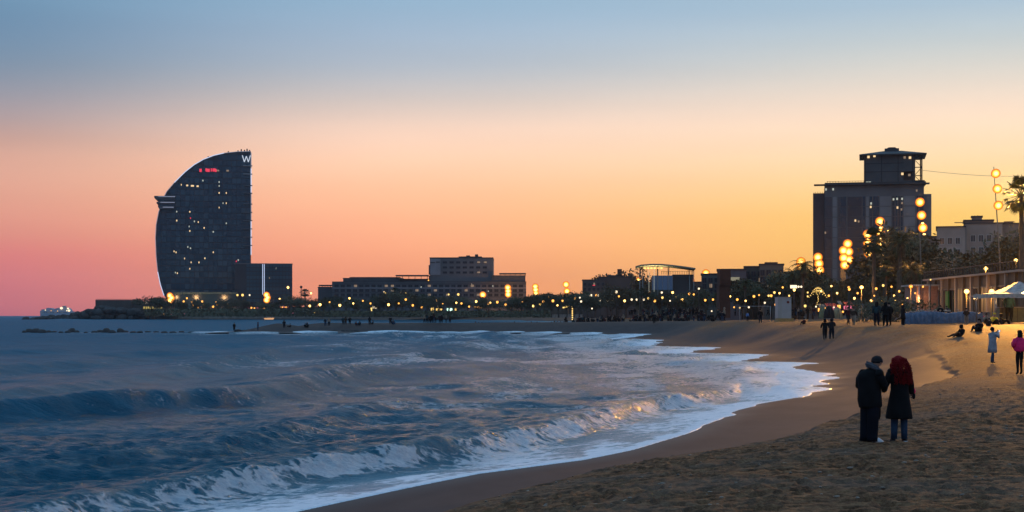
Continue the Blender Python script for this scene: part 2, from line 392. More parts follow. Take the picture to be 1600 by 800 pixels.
# ------------------------------------------------------------------ building kit
class MB:
    """collects shapes and links them as one mesh object"""
    def __init__(s): s.v = []; s.f = []; s.mi = []; s.sm = []; s.cur = 0; s.M = Matrix()
    def mat(s, i): s.cur = i; return s
    def add(s, vs, fs, smooth=False):
        o = len(s.v); s.v += [tuple(s.M @ Vector(p)) for p in vs]
        s.f += [tuple(o + i for i in q) for q in fs]; s.mi += [s.cur] * len(fs); s.sm += [smooth] * len(fs)
        return s
    def box(s, x0, x1, y0, y1, z0, z1, tx=0, ty=0):
        """tx, ty shrink the top"""
        return s.add([(x0, y0, z0), (x1, y0, z0), (x1, y1, z0), (x0, y1, z0), (x0 + tx, y0 + ty, z1), (x1 - tx, y0 + ty, z1), (x1 - tx, y1 - ty, z1), (x0 + tx, y1 - ty, z1)],
              [(0, 3, 2, 1), (4, 5, 6, 7), (0, 1, 5, 4), (1, 2, 6, 5), (2, 3, 7, 6), (3, 0, 4, 7)])
    def prism(s, pts, z0, z1):
        n = len(pts)
        return s.add([(x, y, z0) for x, y in pts] + [(x, y, z1) for x, y in pts],
              [tuple(range(n - 1, -1, -1)), tuple(range(n, 2 * n))] + [(i, (i + 1) % n, n + (i + 1) % n, n + i) for i in range(n)])
    def slab_xz(s, pts, y0, y1):
        """outline in x, z pushed back from y0 to y1"""
        n = len(pts)
        return s.add([(x, y0, z) for x, z in pts] + [(x, y1, z) for x, z in pts],
              [tuple(range(n)), tuple(range(2 * n - 1, n - 1, -1))] + [(i, n + i, n + (i + 1) % n, (i + 1) % n) for i in range(n)])
    def tube(s, pts, r, n=6, cap=True, smooth=True):
        pts = [Vector(p) for p in pts]; rs = r if isinstance(r, (list, tuple)) else [r] * len(pts)
        vs = []; up = None
        for i, p in enumerate(pts):
            t = (pts[min(i + 1, len(pts) - 1)] - pts[max(i - 1, 0)]).normalized()
            if up is None: up = Vector((0, 0, 1)) if abs(t.z) < .9 else Vector((1, 0, 0))
            a = t.cross(up).normalized(); b = a.cross(t); up = b
            for k in range(n):
                c = 2 * math.pi * k / n; vs.append(p + (a * math.cos(c) + b * math.sin(c)) * rs[i])
        fs = [(i * n + k, i * n + (k + 1) % n, (i + 1) * n + (k + 1) % n, (i + 1) * n + k) for i in range(len(pts) - 1) for k in range(n)]
        if cap: fs += [tuple(range(n - 1, -1, -1)), tuple((len(pts) - 1) * n + k for k in range(n))]
        return s.add(vs, fs, smooth)
    def lathe(s, prof, n=12, c=(0, 0, 0), sx=1, sy=1, axis='z'):
        vs = []
        for r, z in prof:
            for k in range(n):
                a = 2 * math.pi * k / n; x, y = r * math.cos(a) * sx, r * math.sin(a) * sy
                vs.append((c[0] + x, c[1] + y, c[2] + z) if axis == 'z' else (c[0] + x, c[1] + z, c[2] + y))
        fs = [(i * n + k, i * n + (k + 1) % n, (i + 1) * n + (k + 1) % n, (i + 1) * n + k) for i in range(len(prof) - 1) for k in range(n)]
        if axis != 'z': fs = [tuple(reversed(f)) for f in fs]
        return s.add(vs, fs, True)
    def ball(s, c, rx, ry=None, rz=None, n=10, m=6, lump=0., seed=0, freq=1.):
        ry = ry or rx; rz = rz or rx; rnd = random.Random(seed); vs = []
        ph = [rnd.uniform(0, 6) for _ in range(6)]
        def q(a, e):
            if not lump: return 1
            return 1 + lump * (math.sin(freq * 3 * a + ph[0] + 2 * e) * .5 + math.sin(freq * 5 * e + ph[1] + a) * .4 + math.sin(freq * 7 * a + ph[2] - 4 * e) * .3 + rnd.uniform(-.3, .3))
        vs.append((c[0], c[1], c[2] - rz))
        for i in range(1, m):
            e = -math.pi / 2 + math.pi * i / m
            for k in range(n):
                a = 2 * math.pi * k / n; g = q(a, e)
                vs.append((c[0] + rx * g * math.cos(e) * math.cos(a), c[1] + ry * g * math.cos(e) * math.sin(a), c[2] + rz * g * math.sin(e)))
        vs.append((c[0], c[1], c[2] + rz)); t = len(vs) - 1
        fs = [(0, 1 + (k + 1) % n, 1 + k) for k in range(n)]
        for i in range(m - 2):
            fs += [(1 + i * n + k, 1 + i * n + (k + 1) % n, 1 + (i + 1) * n + (k + 1) % n, 1 + (i + 1) * n + k) for k in range(n)]
        fs += [(1 + (m - 2) * n + k, 1 + (m - 2) * n + (k + 1) % n, t) for k in range(n)]
        return s.add(vs, fs, True)
    def mesh(s, name, mats):
        me = bpy.data.meshes.new(name); me.from_pydata(s.v, [], s.f)
        for m in (mats if isinstance(mats, (list, tuple)) else [mats]): me.materials.append(m)
        me.polygons.foreach_set('material_index', s.mi); me.polygons.foreach_set('use_smooth', s.sm); me.update()
        return me
    def build(s, name, mats, parent=None, loc=None, rotz=0):
        return link(name, s.mesh(name, mats), parent, loc, rotz)

def link(name, me, parent=None, loc=None, rotz=0):
    o = bpy.data.objects.new(name, me); COL.objects.link(o)
    if parent is not None: o.parent = parent
    if loc is not None: o.location = loc
    if rotz: o.rotation_euler = (0, 0, rotz)
    return o
def thing(name, label, cat, loc=(0, 0, 0), rotz=0, group=None, scale=1.0):
    o = bpy.data.objects.new(name, None); COL.objects.link(o)
    o.location = loc; o.rotation_euler = (0, 0, rotz); o.scale = (scale,) * 3
    o['label'] = label; o['category'] = cat
    if group: o['group'] = group
    return o
def tag(o, label=None, cat=None, group=None, kind=None):
    for k, v in (('label', label), ('category', cat), ('group', group), ('kind', kind)):
        if v: o[k] = v
    return o
def dup(src, loc=None, rotz=None, label=None, scale=None, mats=None):
    """copy of a thing with copies of its parts and sub-parts"""
    def cp(o, parent):
        c = o.copy(); COL.objects.link(c)
        if parent: c.parent = parent
        for ch in KIDS.get(o.name, ()): cp(ch, c)
        return c
    r = cp(src, None)
    if loc is not None: r.location = loc
    if rotz is not None: r.rotation_euler = (0, 0, rotz)
    if scale is not None: r.scale = scale if isinstance(scale, tuple) else (scale,) * 3
    if label: r['label'] = label
    return r
KIDS = {}
def index_kids(root):
    """remember a prototype's children once, so copying stays quick"""
    stack = [root]
    while stack:
        o = stack.pop(); ch = list(o.children); KIDS[o.name] = ch; stack += ch
DIRW = {}
def where(px):
    for lim, w in ((140, 'at the far left end of the breakwater'), (240, 'left of the sail hotel'), (330, 'before the left half of the sail hotel'), (400, 'before the right half of the sail hotel'),
                   (455, 'below the low wing of the sail hotel'), (500, 'right of the sail hotel'), (600, 'before the left end of the long complex'), (672, 'before the middle of the long complex'),
                   (770, 'below the block on the long complex'), (835, 'before the right end of the long complex'), (912, 'before the gap right of the long complex'), (990, 'before the dark house with a chimney'),
                   (1090, 'before the open-roofed pavilion'), (1160, 'around the rust-brown slab'), (1225, 'between the rust-brown slab and the white kiosk'), (1272, 'right of the white kiosk'),
                   (1350, 'before the left half of the high-rise'), (1455, 'before the right half of the high-rise'), (1700, 'by the beachfront restaurant row')):
        if px < lim: return w
    return 'at the right'
ORD = ['first', 'second', 'third', 'fourth', 'fifth', 'sixth', 'seventh', 'eighth', 'ninth', 'tenth', 'eleventh', 'twelfth', 'thirteenth', 'fourteenth', 'fifteenth', 'sixteenth', 'seventeenth', 'eighteenth', 'nineteenth', 'twentieth', 'twenty-first', 'twenty-second', 'twenty-third', 'twenty-fourth', 'twenty-fifth', 'twenty-sixth', 'twenty-seventh', 'twenty-eighth', 'twenty-ninth', 'thirtieth']
for _t in ('thirty', 'forty', 'fifty', 'sixty'):
    ORD += [_t + '-' + w for w in ORD[:9]] + [{'thirty': 'fortieth', 'forty': 'fiftieth', 'fifty': 'sixtieth', 'sixty': 'seventieth'}[_t]]

# ------------------------------------------------------------------ shared materials
def facade(name, col, var=.15, rough=.7): return plain(name, col, rough, var, .12, bump=.05)
M_CONC = facade('concrete', (.30, .29, .28)); M_DARKCONC = facade('dark_concrete', (.10, .10, .11)); M_PALE = facade('pale_render', (.42, .38, .34))
M_STUCCO = facade('ochre_stucco', (.36, .27, .20)); M_ROOF = facade('roof_felt', (.05, .05, .055)); M_RUST = plain('rusted_steel', (.085, .035, .022), .85, .4, .25, bump=.4)
M_FRAME = plain('window_frame', (.06, .06, .065), .5); M_STEEL = plain('galvanised_steel', (.26, .25, .24), .45, .15, 2, .7)
M_DARKMETAL = plain('dark_metal', (.045, .043, .045), .5, .2, 2, .3); M_WHITE = plain('white_paint', (.42, .39, .37), .55, .08, 1)
def glass(name, col, rough=.12):
    if name in MATS: return MATS[name]
    b = NB(name); f = b.noise(.05, 2)
    b.set(Base_Color=b.mix(f, tuple(c * .7 for c in col), tuple(c * 1.3 for c in col)), Roughness=rough, Metallic=0.0, IOR=1.5)
    b.p.inputs['Specular IOR Level'].default_value = .5
    MATS[name] = b.m; return b.m
G_A = glass('blue_grey_glass', (.024, .062, .090), .25); G_B = glass('slate_glass', (.016, .046, .070), .2); G_C = glass('dim_glass', (.034, .076, .104), .3)
G_WIN = glass('window_glass', (.02, .022, .026), .1)
E_WARM = glow('warm_lamp_glass', (1.0, .42, .07, 1), 2.4); E_HOT = glow('flood_lamp_glass', (1.0, .66, .26, 1), 26); E_WHITE = glow('cool_lamp_glass', (1.0, .78, .50, 1), 1.7)
E_WIN = glow('lit_window_warm', (1.0, .68, .34, 1), 1.1); E_WIN2 = glow('lit_window_pale', (.85, .9, .75, 1), .55); E_DIM = glow('lit_window_dim', (.9, .62, .4, 1), .28)
E_RED = glow('red_sign_light', (1.0, .05, .10, 1), .9); E_EDGE = glow('blue_white_edge_light', (.62, .72, 1.0, 1), 1.0); E_EDGE2 = glow('dim_edge_light', (.55, .62, .85, 1), .38)
E_ORANGE = glow('orange_shop_light', (1.0, .42, .08, 1), 2.2); E_YELLOW = glow('yellow_shop_light', (1.0, .62, .16, 1), 1.9); E_PINK = glow('pink_shop_light', (1.0, .22, .34, 1), .9)
E_BLUE = glow('blue_lit_glass', (.10, .22, .50, 1), .16); E_CYAN = glow('pale_green_screen', (.62, 1.0, .8, 1), 2.4); E_CITY = glow('lit_letter', (.75, .84, 1.0, 1), .8)
E_PALEUMB = glow('umbrella_glow_cloth', (1.0, .72, .5, 1), .5)
# ------------------------------------------------------------------ promenade terrace behind the beach
M_PAVE = plain('promenade_paving', (.28, .23, .18), .85, .25, .6)
M_WALL = plain('sea_wall_stone', (.26, .20, .16), .9, .3, .5)
PROM = [(75, 30), (54, 118), (52, 160), (53, 210), (60, 280), (70, 364), (84, 453), (86, 540), (76, 628), (60, 750), (34, 860), (2, 960), (-45, 1065), (-90, 1138), (-250, 1150)]
PZ = 3.3
m = MB(); out = [(-250, 1500), (900, 1600), (900, 30)]
m.prism(PROM + out, 1.0, PZ)
prom = m.build('promenade', [M_PAVE]); prom['kind'] = 'structure'
# low wall with coping along its edge
m = MB()
for (a, b_) in zip(PROM[:-1], PROM[1:]):
    a = Vector((*a, 0)); b2 = Vector((*b_, 0)); t = (b2 - a).normalized(); nrm_ = Vector((-t.y, t.x, 0))
    for z0, z1, w0, w1 in ((.6, PZ + .45, .02, .35), (PZ + .45, PZ + .53, -.06, .42)):
        p = [a + nrm_ * w1, b2 + nrm_ * w1, b2 + nrm_ * w0, a + nrm_ * w0]
        m.prism([(q.x, q.y) for q in p][::-1], z0, z1)
o = m.build('promenade_wall', [M_WALL]); tag(o, 'long low stone wall between the beach and the promenade', 'wall')

# far quay under the hotel, seen across the water
M_QUAY = plain('quay_stone', (.075, .066, .06), .9, .3, .08)
def wx(px, d): return (px - 800) / FPX * d
def wz(py, d): return EYE + (492 - py) / FPX * d
m = MB(); D = 1152
for (x0, x1, yt, d0, d1) in ((222, 330, 484, 1152, 1300), (330, 430, 486, 1154, 1300), (430, 505, 487, 1153, 1290), (505, 662, 489, 1156, 1280), (222, 430, 478, 1166, 1320), (430, 500, 479.5, 1170, 1310)):
    m.box(wx(x0, d0), wx(x1, d0), d0, d1, -2, wz(yt, d0))
quay = m.build('quay', [M_QUAY]); quay['kind'] = 'structure'

# rocky breakwater running out to the left
M_ROCK = plain('breakwater_rock', (.052, .048, .047), .95, .4, .15, bump=.8)
def boulder(rx, ry, rz, seed, n=9, mm=5):
    b2 = MB(); b2.ball((0, 0, 0), rx, ry, rz, n, mm, .16, seed); return b2
m = MB(); rnd = random.Random(5)
top = lambda px: np.interp(px, [40, 60, 110, 120, 135, 148, 150, 222, 240], [497.5, 494.5, 492, 489.5, 483, 478, 480, 484, 486])
for i in range(420):
    px = 38 + 200 * rnd.random() ** .8; d = 1145 + rnd.random() * 50
    zt = wz(top(px), 1150); z = -1 + (zt + 1) * (1 - .9 * rnd.random() ** 1.5 * (1 if d < 1165 else .3))
    r = rnd.uniform(1.6, 3.8)
    m.ball((wx(px, 1150), d, z - r * .5), r * rnd.uniform(.8, 1.4), r, r * rnd.uniform(.6, .95), 7, 5, .16, i)
pts = [(38, 500), (60, 496), (110, 493.5), (135, 485), (150, 482), (240, 486), (240, 510), (38, 510)]
m.slab_xz([(wx(a, 1150), wz(b_, 1150)) for a, b_ in pts][::-1], 1156, 1210)
o = m.build('breakwater', [M_ROCK]); o['kind'] = 'structure'
# flat-topped bunker wall on the breakwater
t = thing('harbour_wall', 'flat-topped dark harbour wall on the rocky breakwater left of the hotel', 'wall', (wx(186, 1180), 1180, 0))
MB().box(wx(149, 1180) - wx(186, 1180), wx(204, 1180) - wx(186, 1180), 0, 40, 0, wz(468.5, 1180)).box(wx(203, 1180) - wx(186, 1180), wx(232, 1180) - wx(186, 1180), 3, 38, 0, wz(470.5, 1180)).build('wall', M_QUAY, t)
m = MB()
for i in range(26):
    px = 150 + i * 3.1; m.box(wx(px, 1180) - wx(186, 1180), wx(px, 1180) - wx(186, 1180) + .25, 1.2, 1.5, wz(469, 1180), wz(467.2, 1180))
m.tube([(wx(150, 1180) - wx(186, 1180), 1.35, wz(467.4, 1180)), (wx(230, 1180) - wx(186, 1180), 1.35, wz(467.4, 1180))], .12, 4)
m.build('railing', M_DARKMETAL, t)

# reef of dark rocks standing out of the water, left foreground of the bay
spec = [(38, 4, 3), (46, 8, 5), (56, 11, 6), (66, 9, 5), (76, 6, 3), (85, 5, 2), (95, 4, 2), (106, 6, 3), (113, 8, 6), (120, 5, 3), (134, 3, 1.5), (148, 7, 2.5), (156, 7, 3.5), (166, 9, 6.5), (175, 8, 4), (188, 8, 6), (196, 6, 2.5),
        (208, 7, 2.2), (219, 6, 2.6), (231, 7, 1.8), (244, 6, 1.8), (257, 7, 2.2), (270, 8, 1.8), (284, 6, 1.8), (298, 5, 1.2)]
for i, (px, wpx, hpx) in enumerate(spec):
    d = 303 + 5 * math.sin(i * 1.7); sc = d / FPX
    o = boulder(wpx * sc * .75, 1.1, hpx * sc * 1.05, 40 + i, 11, 7).build('reef_rock', M_ROCK)
    o.location = ((px - 800) * sc, d, .05)
    nm = ['low', 'broad', 'long', 'rounded', 'small'][i % 5]
    tag(o, f'{nm} dark reef rock, {ORD[i]} from the left in the line of rocks in the bay', 'rock', 'rocks of the low reef in the bay')
# stones at the tip and along the sand spit
rnd = random.Random(11)
m = MB()
for i in range(150):
    px = 372 + 330 * rnd.random(); g = 517.5 - (px - 372) * .006; d = 288 + rnd.random() * 6 + max(0, (460 - px) * .0)
    x = wx(px, d); s_ = float(coast_s(np.array([x]), np.array([d]))[0])
    if s_ < .3 or s_ > 4: continue
    m.ball((x, d, .25 + max(0, s_) * .05), rnd.uniform(.25, .9), rnd.uniform(.3, .6), rnd.uniform(.12, .38), 6, 4, .15, i)
o = m.build('shore_stones', [M_ROCK]); tag(o, kind='stuff', label='scattered dark stones along the water edge of the sand spit', cat='stones')
# ------------------------------------------------------------------ buildings (laid out in metres about an empty at the base)
def local(px, py, d, ox, oz=0): return (wx(px, d) - ox, wz(py, d) - oz)

# ---- the sail-shaped hotel
D = 1200.0; OX = wx(320, D)
hotel = thing('sail_hotel', 'tall dark glass hotel shaped like a sail with white lit curved edge', 'hotel', (OX, D, 0), R(9.4))
curve = [(262, 468), (258, 462), (252.5, 445), (248.5, 425), (246, 400), (245, 372), (246, 352), (249.5, 333), (255, 314), (262, 300), (274, 285.5), (290, 269), (304, 257.5), (318, 249), (334, 242.5), (350, 238.5), (370, 236), (391, 235)]
edge = [local(a, b, D, OX) for a, b in curve]
right_x = edge[-1][0]
outline = edge + [(right_x, 2), (edge[0][0], 2)]
MB().slab_xz(outline[::-1], 1.2, 26).build('core', glass('dark_core_glass', (.014, .019, .026), .3), hotel)
# the curtain wall: storeys and bays, each pane proud of recessed joints
ez = [p[1] for p in edge][::1]; exx = [p[0] for p in edge]
def left_at(z): return float(np.interp(z, ez, exx))
panes = MB(); rnd = random.Random(3); FH = 4.6; BW = 3.6
rows = []; z = 14.0
lit_cells = []
while z < 131:
    xl = max(left_at(z), left_at(min(z + FH, ez[-1]))) if z + FH < ez[-1] else None
    if z + FH > ez[-1] - .5: break
    x = right_x - .4
    while x - BW > xl + .4:
        k = rnd.random()
        shade = vn = math.sin(x * .11 + 2) + math.sin(z * .07 + x * .03)
        panes.mat(0 if k < .45 else (1 if k < .8 else 2))
        j = rnd.uniform(-.05, .05)
        panes.add([(x - BW + .28, .9 + j, z + .5), (x - .05, .9 - j, z + .5), (x - .05, .9 - j * .5, z + FH - .15), (x - BW + .28, .9 + j * .5, z + FH - .15),
                   (x - BW + .28, 1.3, z + .5), (x - .05, 1.3, z + .5), (x - .05, 1.3, z + FH - .15), (x - BW + .28, 1.3, z + FH - .15)],
                  [(0, 1, 2, 3), (0, 4, 5, 1), (1, 5, 6, 2), (2, 6, 7, 3), (3, 7, 4, 0)])
        x -= BW
    if x > xl + 1:
        panes.mat(1); panes.add([(xl + .3, 1, z + .5), (x - .05, 1, z + .5), (x - .05, 1, z + FH - .15), (left_at(min(z + FH, ez[-1])) + .3 if z > 60 else xl + .3, 1, z + FH - .15)], [(0, 1, 2, 3)])
    z += FH
o = panes.build('curtain_wall_pane', [G_A, G_B, G_C], hotel); o['kind'] = 'stuff'
lw = [(284, 289), (293, 290, 2), (301, 290.5, 3), (309, 291, 2), (317, 282), (297, 331), (298, 341), (296, 354), (297, 361), (304, 346), (342, 290), (342, 301), (353, 301), (353, 317), (348, 317), (342, 324),
      (353, 348.5), (319, 356), (333, 362), (310, 347), (277, 331), (277, 345), (298, 388), (294, 386), (273, 393), (276, 394.5), (289, 404), (299, 410), (311, 410), (320, 403.5), (333, 394), (275, 426), (278, 427), (354, 266), (342, 284),
      (361, 408, 1, 1), (364, 406, 1, 1), (379, 427), (423, 419), (413, 434), (297, 420)]
for it in lw:
    px, py = it[0], it[1]; w = it[2] if len(it) > 2 else 1
    x, z = local(px, py, D if px < 392 else 1180, OX)
    yy = .62 if px < 358 else -22.1
    mm = E_RED if (px, py) in ((361, 408), (298, 341)) else (E_WIN if (px * 7 + py) % 3 < 1.6 else E_WIN2)
    if px >= 358: x, z = local(px, py, 1178, OX)
    hs0 = rnd.uniform(.28, .45); MB().box(x - hs0 * w, x + hs0 * w, yy, yy + .35, z - .6, z + .6).build('lit_window', mm, hotel)
for px, w in ((313.5, .9), (322, .5), (325, 1.3), (330, .4), (334, 1.1), (337, .5)):
    x, z = local(px, 265.5 + (px % 2) * .6, D, OX)
    MB().box(x - w, x + w, .3, .8, z - 1.1, z + 1.3).build('red_light', E_RED, hotel)
for px in (340, 355):
    x, z = local(px, 266, D, OX); MB().box(x - 1, x + 1, .6, .9, z - .6, z + .6).build('lit_window', E_DIM, hotel)
# lit edges
for i in range(len(edge) - 1):
    if i < 1: continue
    a, b2 = edge[i], edge[i + 1]
    mt = E_EDGE if i in (1, 2, 10, 11, 12, 13, 14) else E_EDGE2
    MB().tube([(a[0] - .2, .4, a[1]), (b2[0] - .2, .4, b2[1])], .30 if mt is E_EDGE else .22, 5).build('edge_light', mt, hotel)
for ya, yb, mt in ((237, 262, E_EDGE2), (262, 300, E_EDGE), (300, 345, E_EDGE2), (345, 398, E_EDGE)):
    a = local(391.3, ya, D, OX); b2 = local(391.3, yb, D, OX)
    MB().tube([(a[0], .4, a[1]), (b2[0], .4, b2[1])], .33, 5).build('edge_light', mt, hotel)
# ribs at the right corner and roof machinery
for py in (258, 271, 289, 301, 318, 331, 344, 357, 370, 383):
    x, z = local(386, py, D, OX); MB().box(x - 3.4, x + 3.6, -.6, 2, z - .35, z + .35).build('balcony_rib', M_CONC if py < 280 else M_DARKCONC, hotel)
for px, h in ((371, 1.5), (376, 2.4), (381, 1.8), (385, 2.6), (389, 1.6), (325, 1.5), (356, 1.6)):
    x = wx(px, D) - OX; zt = float(np.interp(x, exx[9:], ez[9:])) if x > exx[9] else ez[-1]
    MB().box(x - .5, x + .5, 5, 6, zt - .5, zt + h).build('roof_mast', M_DARKMETAL, hotel)
# the W on its crown
x, z = local(384, 247, D, OX); h = 2.6; w = 1.55; t_ = .33
m = MB()
def stroke(x0, z0, x1, z1): m.slab_xz([(x0 - t_, z0), (x0 + t_, z0), (x1 + t_, z1), (x1 - t_, z1)], -.9, -.4)
stroke(x - 2 * w, z + h, x - w, z - h); stroke(x - w, z - h, x, z + h * .75); stroke(x, z + h * .75, x + w, z - h); stroke(x + w, z - h, x + 2 * w, z + h)
m.build('letter_w', E_CITY, hotel)
# the lounge decks that stick out on the left
for i, (pa, pb, py, th) in enumerate(((243.5, 275, 308.5, 1.1), (246, 275, 312, .6), (247, 274.5, 317.5, .9), (250.5, 273, 325, 1.2))):
    xa, z = local(pa, py, D, OX); xb = wx(pb, D) - OX
    MB().box(xa, xb, -5, 14, z - th, z + th * .4).build('deck_slab', M_DARKCONC, hotel)
    if i != 1: MB().box(xa + 3, xb, -5.3, -5.02, z - .3, z + .25).build('deck_light', E_EDGE2, hotel)
xa, z0 = local(249, 325, D, OX); xb, z1 = local(274, 308, D, OX)
MB().box(xa, xb, -3.6, 12, z0, z1).build('lounge', G_B, hotel)
# the low wing
x0, z0 = local(356, 412, 1178, OX); x1 = wx(448, 1178) - OX; xm = wx(391, 1178) - OX
wing = MB().box(xm - 16, x1, -22, 10, 2, z0 - .1).build('low_wing', glass('wing_glass', (.022, .027, .036), .25), hotel)
MB().box(xm - 16.2, x1 + .3, -22.4, 10.3, z0 - .1, z0 + .5).build('parapet', M_DARKCONC, wing)
pn = MB()
for k in range(10):
    for i in range(14):
        px0 = 376.5 + i * 5.1
        if px0 > 443: continue
        xa = wx(px0, 1178) - OX; za = 13 + k * 3.0
        pn.mat((i * 3 + k * 5) % 3); pn.box(xa + .15, xa + 2.35, -22.3, -21.95, za + .35, za + 2.75)
o = pn.build('wing_pane', [G_A, G_B, G_B], wing); o['kind'] = 'stuff'
for px in (401.8, 404.3):
    a = local(px, 412, 1178, OX); b2 = local(px, 460, 1178, OX)
    MB().box(a[0] - .22, a[0] + .22, -22.9, -22.5, b2[1], a[1]).build('light_strip', E_EDGE, hotel)
x0, z0 = local(262, 457, 1165, OX); x1 = wx(356, 1165) - OX
MB().box(x0, x1, -34, -4, 4, z0 - 1.2).build('podium', G_B, hotel)
MB().box(x0 - 1, x1 + 1, -35.2, -3, z0 - 1.2, z0 + .3).build('podium_canopy', plain('sea_green_roof', (.05, .095, .095), .5), hotel)

for px in (268, 300, 345, 418):
    l = bpy.data.lights.new('hotel_base_light', 'POINT'); l.energy = 4500; l.color = (1, .55, .22); l.shadow_soft_size = 1
    o = bpy.data.objects.new('hotel_base_light', l); COL.objects.link(o); o.location = (wx(px, 1140), 1150, 17)
# ---- generic block with rows of windows
def block(parent, x0, x1, y0, y1, z0, z1, mat, name='wall', parapet=.0, pmat=None):
    o = MB().box(x0, x1, y0, y1, z0, z1).build(name, mat, parent)
    if parapet: MB().box(x0 - .2, x1 + .2, y0 - .2, y1 + .2, z1, z1 + parapet).build('parapet', pmat or mat, o)
    return o
def windows(parent, xs, zs, y, w, h, lit=(), frame=M_FRAME, gl=G_WIN, sill=None, depth=.12):
    k = 0
    fm = MB().box(-w / 2 - .12, w / 2 + .12, -.05, .1, -h / 2 - .12, -h / 2).box(-w / 2 - .12, w / 2 + .12, -.05, .1, h / 2, h / 2 + .12).box(-w / 2 - .12, -w / 2, -.05, .1, -h / 2, h / 2).box(w / 2, w / 2 + .12, -.05, .1, -h / 2, h / 2).box(-.04, .04, -.02, .08, -h / 2, h / 2).mesh('frame', frame)
    pm = MB().box(-w / 2, w / 2, .0, .06, -h / 2, h / 2).mesh('pane', gl); pl = MB().box(-w / 4, w / 2, .0, .06, -h / 3, h / 2).mesh('pane', E_DIM)
    for z in zs:
        for x in xs:
            f = link('window', fm, parent, (x, y - .08, z)); link('pane', pl if k in lit else pm, f); k += 1

# ---- the long low complex with the block on top
D = 1000.0; OX = wx(655, D); K = D / FPX
cx = thing('low_complex', 'long low grey complex with a square block standing on its roof', 'building', (OX, D, 0))
def B(px0, px1, py0, dy0, dy1, mat, name='wing', par=.5, py1=None):
    return block(cx, wx(px0, D) - OX, wx(px1, D) - OX, dy0, dy1, 2 if py1 is None else wz(py1, D), wz(py0, D), mat, name, par, M_ROOF)
MC1 = facade('grey_cladding', (.115, .112, .12)); MC2 = facade('charcoal_cladding', (.07, .068, .075)); MC3 = facade('light_cladding', (.24, .22, .23))
B(495, 520, 449, 6, 50, MC2); B(519, 822, 441, 0, 60, MC1, 'main_wing'); B(534, 546, 435, 8, 50, MC2, 'stair_house'); B(544, 622, 433.5, 10, 55, MC2, 'upper_storey')
B(617, 672, 436, 14, 50, MC2, 'upper_storey'); B(668, 700, 431, 16, 50, MC2, 'upper_storey'); B(769, 821, 431, 4, 50, MC2, 'upper_storey')
t2 = B(670, 770, 402.5, 12, 60, facade('block_cladding', (.13, .125, .13)), 'roof_block', .6)
MB().box(wx(671, D) - OX, wx(687, D) - OX, 11.4, 12.1, wz(429, D), wz(403.5, D)).build('pale_panel', MC3, t2)
MB().box(wx(715, D) - OX, wx(752, D) - OX, 18, 40, wz(402, D), wz(399, D)).box(wx(727, D) - OX, wx(733, D) - OX, 20, 24, wz(399, D), wz(397.2, D)).box(wx(741, D) - OX, wx(746, D) - OX, 20, 24, wz(399, D), wz(395.5, D)).build('roof_plant', M_DARKMETAL, t2)
for pxs, pxe, py in ((671, 678, 409), (680, 686, 408.5)):
    MB().box(wx(pxs, D) - OX, wx(pxe, D) - OX, 11.2, 11.42, wz(py + 1, D), wz(py - .6, D)).build('vent_slot', M_DARKMETAL, t2)
MB().box(wx(668, D) - OX, wx(671, D) - OX, 14, 40, wz(428, D), wz(413, D)).build('side_bay', MC2, t2)
# roof canopies held on posts, sky showing under them
for px0, px1, py in ((496, 520, 445.5), (617, 668, 430), (780, 822, 427)):
    cp = MB().box(wx(px0, D) - OX, wx(px1, D) - OX, 6, 20, wz(py, D) - .35, wz(py, D) + .35).build('roof_canopy', M_ROOF, cx)
    for k in range(6):
        x = wx(px0 + 1.2 + k * (px1 - px0 - 2.4) / 5, D) - OX; MB().box(x - .15, x + .15, 7, 7.3, wz(py + 6, D), wz(py, D) - .35).build('post', M_DARKMETAL, cp)
# band courses and windows
for py in (443.5, 450, 457, 464):
    MB().box(wx(519, D) - OX - .1, wx(822, D) - OX + .1, -.35, 0, wz(py, D) - .35, wz(py, D) + .35).build('band_course', MC3 if py == 450 else MC2, cx)
xs = [wx(526 + 9.6 * i, D) - OX for i in range(31)]
windows(cx, xs, [wz(447, D), wz(454, D), wz(461, D)], -.1, 2.6, 1.7, lit=(3, 8, 9, 15, 22, 40, 44, 47, 52, 71, 77, 80, 85), frame=M_FRAME)
xs = [wx(694 + 10.5 * i, D) - OX for i in range(7)]
windows(cx, xs, [wz(409, D), wz(417, D), wz(425, D)], 11.9, 2.6, 1.3, lit=(5, 6, 19), frame=MC2)
for px, py, mt in ((600, 456, E_WIN), (626, 457, E_WIN), (634, 458, E_YELLOW), (658, 448.5, E_WIN2), (644, 465, E_WIN), (770, 447, E_WIN2), (763, 455, E_WIN2), (602, 457.5, E_YELLOW), (669.5, 438, E_WARM), (737, 444, E_DIM)):
    x, z = local(px, py, D - 3, OX); MB().ball((x, -3, z), .42, n=8, m=5).build('wall_light', mt, cx)

# ---- dark house with a chimney, right of the gap
D = 700.0; OX = wx(950, D); hs = thing('chimney_house', 'dark low house with a chimney stack and a small red light', 'building', (OX, D, 0), R(-2.6))
MD1 = facade('dark_render', (.062, .055, .055))
def HB(px0, px1, py, y0, y1, nm='wing', mat=MD1): return block(hs, wx(px0, D) - OX, wx(px1, D) - OX, y0, y1, 2, wz(py, D), mat, nm, .4, M_ROOF)
HB(910, 946, 438, 0, 18); HB(936, 992, 433, 4, 24, 'main_block'); HB(951, 977, 430.5, 8, 22, 'upper_storey')
MB().box(wx(965.5, D) - OX, wx(972.5, D) - OX, 9, 12, wz(432, D), wz(419.5, D)).build('chimney', M_RUST, hs)
MB().box(wx(926, D) - OX, wx(930, D) - OX, -.3, -.05, wz(446.4, D), wz(445.2, D)).build('red_light', E_RED, hs)
windows(hs, [wx(914 + 7 * i, D) - OX for i in range(5)], [wz(444, D), wz(452, D)], -.06, 1.0, 1.3, lit=(2,))
